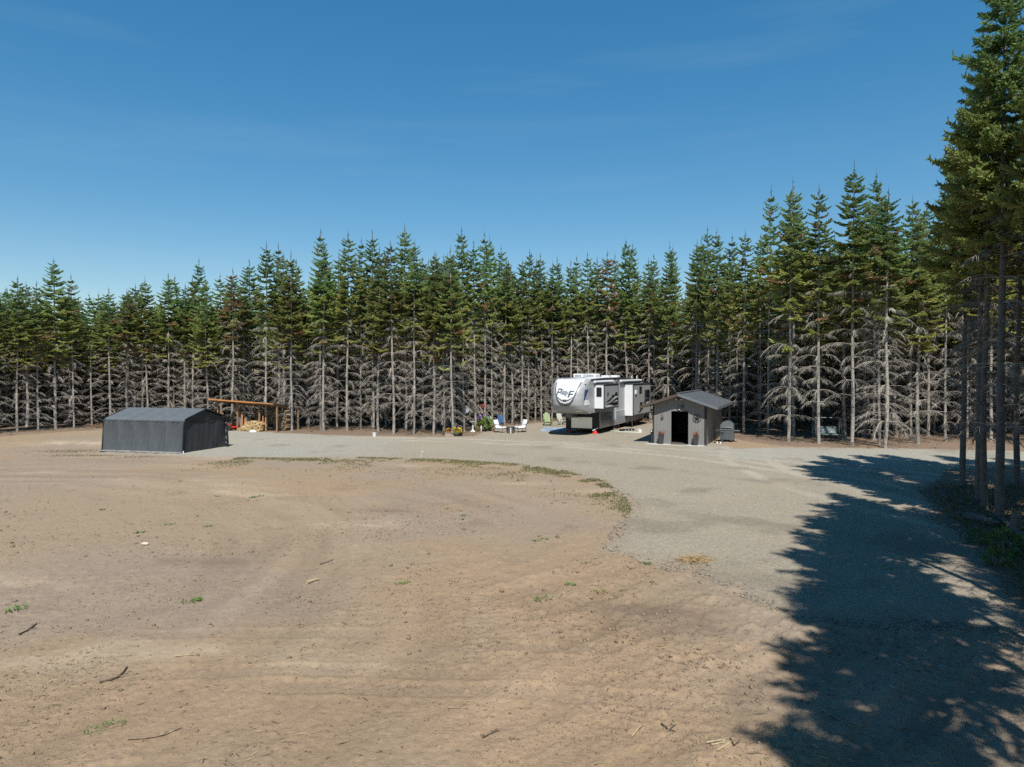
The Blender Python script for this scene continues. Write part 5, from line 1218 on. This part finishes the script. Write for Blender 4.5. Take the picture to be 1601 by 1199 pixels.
def weed_mesh(seed, size):
    rg = random.Random(seed); K = KB()
    for i in range(rg.randint(38, 60)):
        a = rg.uniform(0, 6.28); r = size * rg.uniform(0, 1) ** .6; c = np.array([.12, .21, .055]) * rg.uniform(.7, 1.3)
        K.put(np.array([r * math.cos(a) * 1.4, r * math.sin(a), .005]), np.array([math.cos(a + rg.uniform(-1, 1)), math.sin(a + rg.uniform(-1, 1)), rg.uniform(.25, 1.1)]), np.array([rg.uniform(-.5, .5), rg.uniform(-.5, .5), 1.0]), rg.uniform(.05, .12), .035, c)
    V, F, C = K.arrays(True); return mesh_np("weed_tuft", V, F, [M_grass], C)
WEEDS = [weed_mesh(i, .16 + .03 * i) for i in range(4)]
for u, v, sc, lab in ((401, 777, 1.5, "brightest weed tuft, in mid field right of the grey garage"), (340, 776, 1.0, "weed tuft in line below the garage's right end"), (308, 941, 1.0, "weed pair in the left foreground above the dark twig"), (298, 943, 1.0, "larger of the weeds in left foreground dirt"),
        (25, 956, 1.3, "flat green weed patch at the photo's left edge"), (850, 938, 1.2, "flat weed patch in the middle foreground dirt"), (892, 916, .9, "weed tuft above right of the middle foreground patch"), (935, 927, .9, "weed tuft nearest the lower dirt gravel corner"), (917, 880, .9, "weed tuft just left of the gravel corner"),
        (1012, 882, .9, "weed at the gravel edge left of the straw clump"), (629, 914, .9, "lone weed in the centre of the bare dirt"), (697, 795, .9, "weed tuft near the dark ash patch in mid field"), (725, 806, 1.0, "olive weed clump right of the dark ash patch"), (814, 750, 1.1, "dark green weed near the grass strip"),
        (1384, 890, 1.4, "weed lit by a sun fleck in the shaded gravel"), (1449, 900, 1.0, "weed in full shade on the gravel"), (1244, 872, .7, "tiny weed in sunlit gravel left of the tree shade"), (1303, 925, 1.0, "thin weed at the shade edge on gravel"), (179, 1135, .7, "small weed by the long stick in left foreground"), (147, 1148, .7, "small weed left of the long foreground stick"), (1221, 1142, .7, "small weed beside the shade in right foreground"), (1243, 1192, .7, "weed at the bottom edge beside the shade"),
        (220, 833, .8, "weed next to the pale stone in the field"), (266, 820, .8, "weed low in the field's left middle"), (325, 823, .9, "weed right of centre left field below the garage"), (160, 797, .8, "weed in the far left field"), (840, 846, .9, "dark weed left of the gravel bulge"), (852, 843, .8, "dark weed touching its twin left of the gravel bulge")):
    p = base(u, v); o = link("weed_tuft", WEEDS[int(u) % 4], None, p + Vector((0, 0, .0)), u * .7); o.scale = (sc * .6, sc * .6, sc * .5); tag(o, lab, "weed", "green weeds in the bare ground")

def ground_litter():
    rg = np.random.default_rng(33)
    # clods and pebbles: squashed octahedra
    def stones(name, X, Y, S, C, lab, lift=.3):
        n = len(X); Z = Hgt(X, Y)
        if name == "dirt_clods":
            rl, _, _ = dirt_relief(X, Y); Z = Z + rl
        base_ = np.array([[1, 0, 0], [0, 1, 0], [-1, 0, 0], [0, -1, 0], [.2, .1, .75], [0, 0, -.6]]); F0 = np.array([[0, 1, 4], [1, 2, 4], [2, 3, 4], [3, 0, 4], [1, 0, 5], [2, 1, 5], [3, 2, 5], [0, 3, 5]])
        V = base_[None] * S[:, None, None] * rg.uniform(.6, 1.35, (n, 6, 3)); a = rg.uniform(0, 6.28, n); ca, sa = np.cos(a), np.sin(a)
        x = V[..., 0] * ca[:, None] - V[..., 1] * sa[:, None]; y = V[..., 0] * sa[:, None] + V[..., 1] * ca[:, None]
        V = np.stack([x + X[:, None], y + Y[:, None], V[..., 2] + (Z + S * lift)[:, None]], 2).reshape(-1, 3)
        F = (F0[None] + (np.arange(n) * 6)[:, None, None]).reshape(-1, 3)
        o = link(name, mesh_np(name, V, F, [M_stone], np.repeat(C, 6, 0))); tag(o, lab, "stones", None, 'stuff')
    def sample(n, y0, y1):
        Y = 1 / rg.uniform(1 / y1, 1 / y0, n); return rg.uniform(-.78, .8, n) * Y, Y
    X, Y = sample(60000, 7, 30); sd = sdist(GRAVEL, X, Y); sy = sdist(YARD, X, Y)
    pr = ss(-.15, .5, fbm(X, Y, 2.2, 3, 55)) * .75 + .12
    u = FPX * X / Y + 800; tr = ss(260, 60, np.abs(u - 1040)) * ss(14.5, 12, Y) * ss(8, 9.5, Y) * ss(-.25, .3, fbm(X, Y, .9, 3, 77))
    k = (sd < .3) & (sy > .1) & (rg.random(len(X)) < pr + tr); X1, Y1 = X[k], Y[k]; n = len(X1)
    S = rg.uniform(.006, .017, n) * (1 + 1.5 * (rg.random(n) < .05 + .10 * tr[k])) * np.clip(Y1 / 11, .8, 1.7)
    C = np.array([.215, .160, .110]) * rg.uniform(.7, 1.15, (n, 1)) * np.array([1, 1, 1]) + rg.uniform(-.012, .012, (n, 3))
    stones("dirt_clods", X1, Y1, S, np.clip(C, .03, .6), "small clods and crumbs scattered over the bare dirt", .15)
    X, Y = sample(120000, 8, 34); k = sdist(GRAVEL, X, Y) > -.25; X, Y = X[k], Y[k]; n = len(X)
    S = rg.uniform(.012, .026, n) * np.clip(Y / 16, .85, 1.6)
    C = np.array([.200, .184, .155]) * rg.uniform(.45, 1.5, (n, 1))
    stones("loose_gravel", X, Y, S, np.clip(C, .04, .55), "loose crushed stones on the gravel drive", .4)
    # fine twigs and needles
    X, Y = sample(3000, 7, 24); k = (sdist(GRAVEL, X, Y) < .6) & (sdist(YARD, X, Y) > 0) & (rg.random(len(X)) < ss(-.3, .4, fbm(X, Y, 1.6, 3, 231)) * .9 + .1); X, Y = X[k], Y[k]; n = len(X)
    rl, _, _ = dirt_relief(X, Y); Z = Hgt(X, Y) + rl + .012; a = rg.normal(.35, .9, n); dv = np.stack([np.cos(a), np.sin(a), rg.uniform(-.06, .14, n)], 1)
    V, F, C = kites(np.stack([X, Y, Z], 1), dv, np.tile([0., 0, 1], (n, 1)), rg.uniform(.03, .06, n) + .2 * rg.random(n) ** 4, rg.uniform(.006, .011, n), np.where(rg.random((n, 1)) < .7, np.array([[.14, .10, .07]]), np.array([[.46, .38, .25]])) * rg.uniform(.7, 1.2, (n, 1)), True, .4)
    o = link("twig_litter", mesh_np("twig_litter", V, F, [M_stone], C)); tag(o, "fine twigs and straw bits strewn over the dirt", "twigs", None, 'stuff')
    # undergrowth and needle litter under the near firs on the right
    K = KB(); r2 = random.Random(9)
    for i in range(5200):
        Y_ = r2.uniform(9.5, 27); X_ = Y_ * r2.uniform(.60, .86)
        if float(sdist(YARD, np.array([X_]), np.array([Y_]))[0]) > -.25: continue
        z = H1(X_, Y_) + .03; a = r2.uniform(0, 6.28); g = r2.random()
        c = np.array([.09, .12, .045]) if g < .45 else np.array([.22, .16, .09]) if g < .8 else np.array([.15, .115, .075])
        K.put(np.array([X_, Y_, z]), np.array([math.cos(a), math.sin(a), r2.uniform(.1, 1.6) if g < .8 else .06]), np.array([math.sin(a), -math.cos(a), .6]), r2.uniform(.1, .42), .03 if g < .8 else .018, c * r2.uniform(.7, 1.3))
    V, F, C = K.arrays(True); o = link("undergrowth", mesh_np("undergrowth", V, F, [M_grass], C)); tag(o, "low weeds, dead twigs and litter under the shaded firs", "undergrowth", None, 'stuff')
ground_litter()

def forest_litter():
    rg = random.Random(77); K = KB()
    for x, y in TREE_XY[:len(FRONT)]:
        for i in range(46):
            qx, qy = x + rg.gauss(0, 1.3), y + rg.uniform(-1.3, 2.5)
            if float(sdist(YARD, np.array([qx]), np.array([qy]))[0]) > .1: continue
            a = rg.uniform(0, 6.28); big = rg.random() < .12
            K.put(np.array([qx, qy, H1(qx, qy) + rg.uniform(.02, .10)]), np.array([math.cos(a), math.sin(a), rg.uniform(-.05, .45) if big else rg.uniform(-.05, .9)]), np.array([math.sin(a), -math.cos(a), .5]), rg.uniform(.5, 1.4) if big else rg.uniform(.1, .4), .035 if big else .02, np.array([.26, .20, .145] if rg.random() < .8 else [.10, .13, .05]) * rg.uniform(.5, 1.2))
    V, F, C = K.arrays(True); o = link("fallen_twigs", mesh_np("fallen_twigs", V, F, [M_stone], C)); tag(o, "fallen twigs and dead boughs under the front row of firs", "twigs", None, 'stuff')
forest_litter()

def stick(pts, r, label, mat=M_twig, cat="stick", name="dry_stick"):
    P = []
    for i, (u, v) in enumerate(pts):
        p = at(u, v); rl, _, _ = dirt_relief(np.array([p.x]), np.array([p.y])); P.append((p.x, p.y, H1(p.x, p.y) + float(rl[0]) + r * .7 + (.012 if i in (0, len(pts) - 1) else .004)))
    b = MB(); b.tube(P, [r * (1 - .5 * i / (len(P) - 1)) for i in range(len(P))], 6)
    c = Vector(P[0]); b.v = [tuple(Vector(q) - c) for q in b.v]
    o = b.build(name, [mat], None, c, smooth=60); tag(o, label, cat)
    # a side twig
    b2 = MB(); q = Vector(P[len(P) // 2]) - c; b2.tube([q, q + Vector((.06, .05, .02)), q + Vector((.10, .10, .015))], r * .4, 5); b2.build("side_twig", [mat], o)
M_dk = PM("dark_bark_twig", (.085, .065, .05), .9, .3, 20)
stick([(156, 1071), (172, 1067), (184, 1062), (192, 1055), (199, 1047)], .016, "curved dark stick on the dirt in the left foreground", M_dk)
stick([(200, 1163), (222, 1160), (245, 1156), (268, 1151), (284, 1144)], .016, "long crooked brown stick in the bottom left foreground")
stick([(30, 996), (42, 990), (58, 978)], .018, "short thick stick near the left edge of the dirt", M_dk)
stick([(480, 914), (489, 911), (498, 909)], .04, "short pale chunk of wood in the middle of the dirt field", M_straw)
stick([(500, 884), (510, 882), (522, 877)], .012, "thin dark twig just above the pale wood chunk", M_dk)
stick([(988, 1157), (996, 1147), (1008, 1139)], .012, "pale straw stick nearest the bottom centre right", M_straw)
stick([(1034, 1137), (1046, 1146), (1056, 1149)], .012, "forked dark stick right of the pale straw stick", M_dk)
stick([(1104, 1165), (1125, 1162), (1148, 1162)], .010, "topmost of the long pale straws at lower right", M_straw)
stick([(1112, 1172), (1130, 1169), (1145, 1166)], .010, "middle one of the long pale straws at lower right", M_straw)
stick([(1121, 1185), (1134, 1176), (1146, 1170)], .010, "lowest of the long pale straws at lower right", M_straw)
stick([(1142, 1168), (1148, 1176)], .014, "dark stub crossing the long pale straws", M_dk)
stick([(860, 1072), (866, 1080), (870, 1086)], .010, "thin pale twig standing out in the centre foreground", M_straw)
stick([(1285, 1115), (1300, 1124), (1312, 1131), (1335, 1144)], .014, "long grey stick reaching into the shade at lower right")
stick([(755, 1158), (765, 1151), (782, 1147)], .009, "thin bent twig in the bottom centre", M_dk)
stick([(700, 1113), (716, 1112), (732, 1114)], .010, "thin twig above the bent twig in the bottom centre")
stick([(274, 1031), (290, 1029), (305, 1028)], .010, "thin pale twig right of the curved dark stick", M_straw)
b = MB(); b.ball((0, 0, 0), .065, sub=2, sq=(1.5, .9, .6), jit=.12); p = base(227, 853.5); o = b.build("pale_stone", [PM("pale_rock", (0.441, 0.410, 0.357), .9, .12, 10, bump=.4)], None, p + Vector((0, 0, .04))); tag(o, "lone pale stone on the bare field left of centre", "stone")
# straw clump at the gravel edge
K = KB(); rg = random.Random(44); p = base(1087, 880)
for i in range(260):
    a = rg.uniform(0, 6.28); K.put(np.array([rg.gauss(0, .20), rg.gauss(0, .16), rg.uniform(.0, .09)]), np.array([math.cos(a), math.sin(a) * .6, rg.uniform(-.1, .35)]), np.array([0, 0, 1.0]), rg.uniform(.12, .34), .014, np.array([.42, .31, .16]) * rg.uniform(.6, 1.3))
V, F, C = K.arrays(True); o = link("straw_clump", mesh_np("straw_clump", V, F, [M_stone], C), None, p); tag(o, "clump of dry golden straw at the gravel's lower edge", "straw")
# fallen log and stump under the near firs
p, q = base(1513, 812, .12), base(1560, 826, .12); b = MB(); b.tube([p, (p + q) / 2 + Vector((0, 0, .03)), q], [.13, .12, .10], 10); c = Vector(p); b.v = [tuple(Vector(w) - c) for w in b.v]; o = b.build("fallen_log", [M_barknear], None, c, smooth=50); tag(o, "short pale log lying in sun flecks below the dark firs", "log")
p, q = base(1555, 808, .1), base(1625, 870, .15); b = MB(); b.tube([p, (p + q) / 2 + Vector((0, 0, .03)), q], [.05, .07, .08], 8); c = Vector(p); b.v = [tuple(Vector(w) - c) for w in b.v]; o = b.build("fallen_log", [M_barknear], None, c, smooth=50); tag(o, "long thin fallen trunk slanting to the photo's right edge", "log")
t = empty("tree_stump", base(1588, 838), 0, "dark broken stump at the right edge under the firs", "stump"); b = MB(); b.lathe([(.20, -.05), (.15, .1), (.13, .4), (.12, .62)], (0, 0, 0), 11); b.build("bark", [M_barknear], t, smooth=50)
b = MB(); [b.tube([(.08 * math.cos(a), .08 * math.sin(a), .6), (.09 * math.cos(a), .09 * math.sin(a), .66 + .08 * (k % 3))], [.05, .004], 5) for k, a in enumerate((0, 1.1, 2.3, 3.4, 4.6, 5.5))]; b.build("splinters", [M_twig], t)
# small fir seedling at the shade edge, leafy weeds by the right bank
for u, v, s_, lab in ((1571, 868, 1.0, "leafy green bush on the shaded bank below the firs"), (1560, 885, .7, "smaller leafy weed at the foot of the shaded bank"), (1528, 848, .6, "low leafy weed beside the fallen log")):
    t = empty("leafy_weed", base(u, v), 0, lab, "plant"); o = link("foliage", leaf_cluster(220, .42, .42, .34, .13, [(.07, .13, .035), (.10, .16, .04)], int(u)), t); o.location = (0, 0, .3); t.scale = (s_, s_, s_)
    b = MB(); [b.tube([(0, 0, 0), (.16 * math.cos(a), .16 * math.sin(a), .35)], .01, 5) for a in (0, 1.3, 2.6, 3.9, 5.2)]; b.build("stems", [M_twig], t)
# heap of cut branches at the left tree line
K = KB(); rg = random.Random(48); p = base(160, 669)
for i in range(220):
    a = rg.gauss(0, .5); K.put(np.array([rg.gauss(0, .7), rg.gauss(0, .3), rg.uniform(0, .28)]), np.array([math.cos(a), math.sin(a), rg.uniform(-.15, .3)]), np.array([0, 0, 1.0]), rg.uniform(.3, .9), .03, np.array([.33, .23, .15]) * rg.uniform(.6, 1.3))
V, F, C = K.arrays(True); o = link("brush_heap", mesh_np("brush_heap", V, F, [M_stone], C), None, p); tag(o, "heap of cut brown branches left of the grey garage", "brush heap")
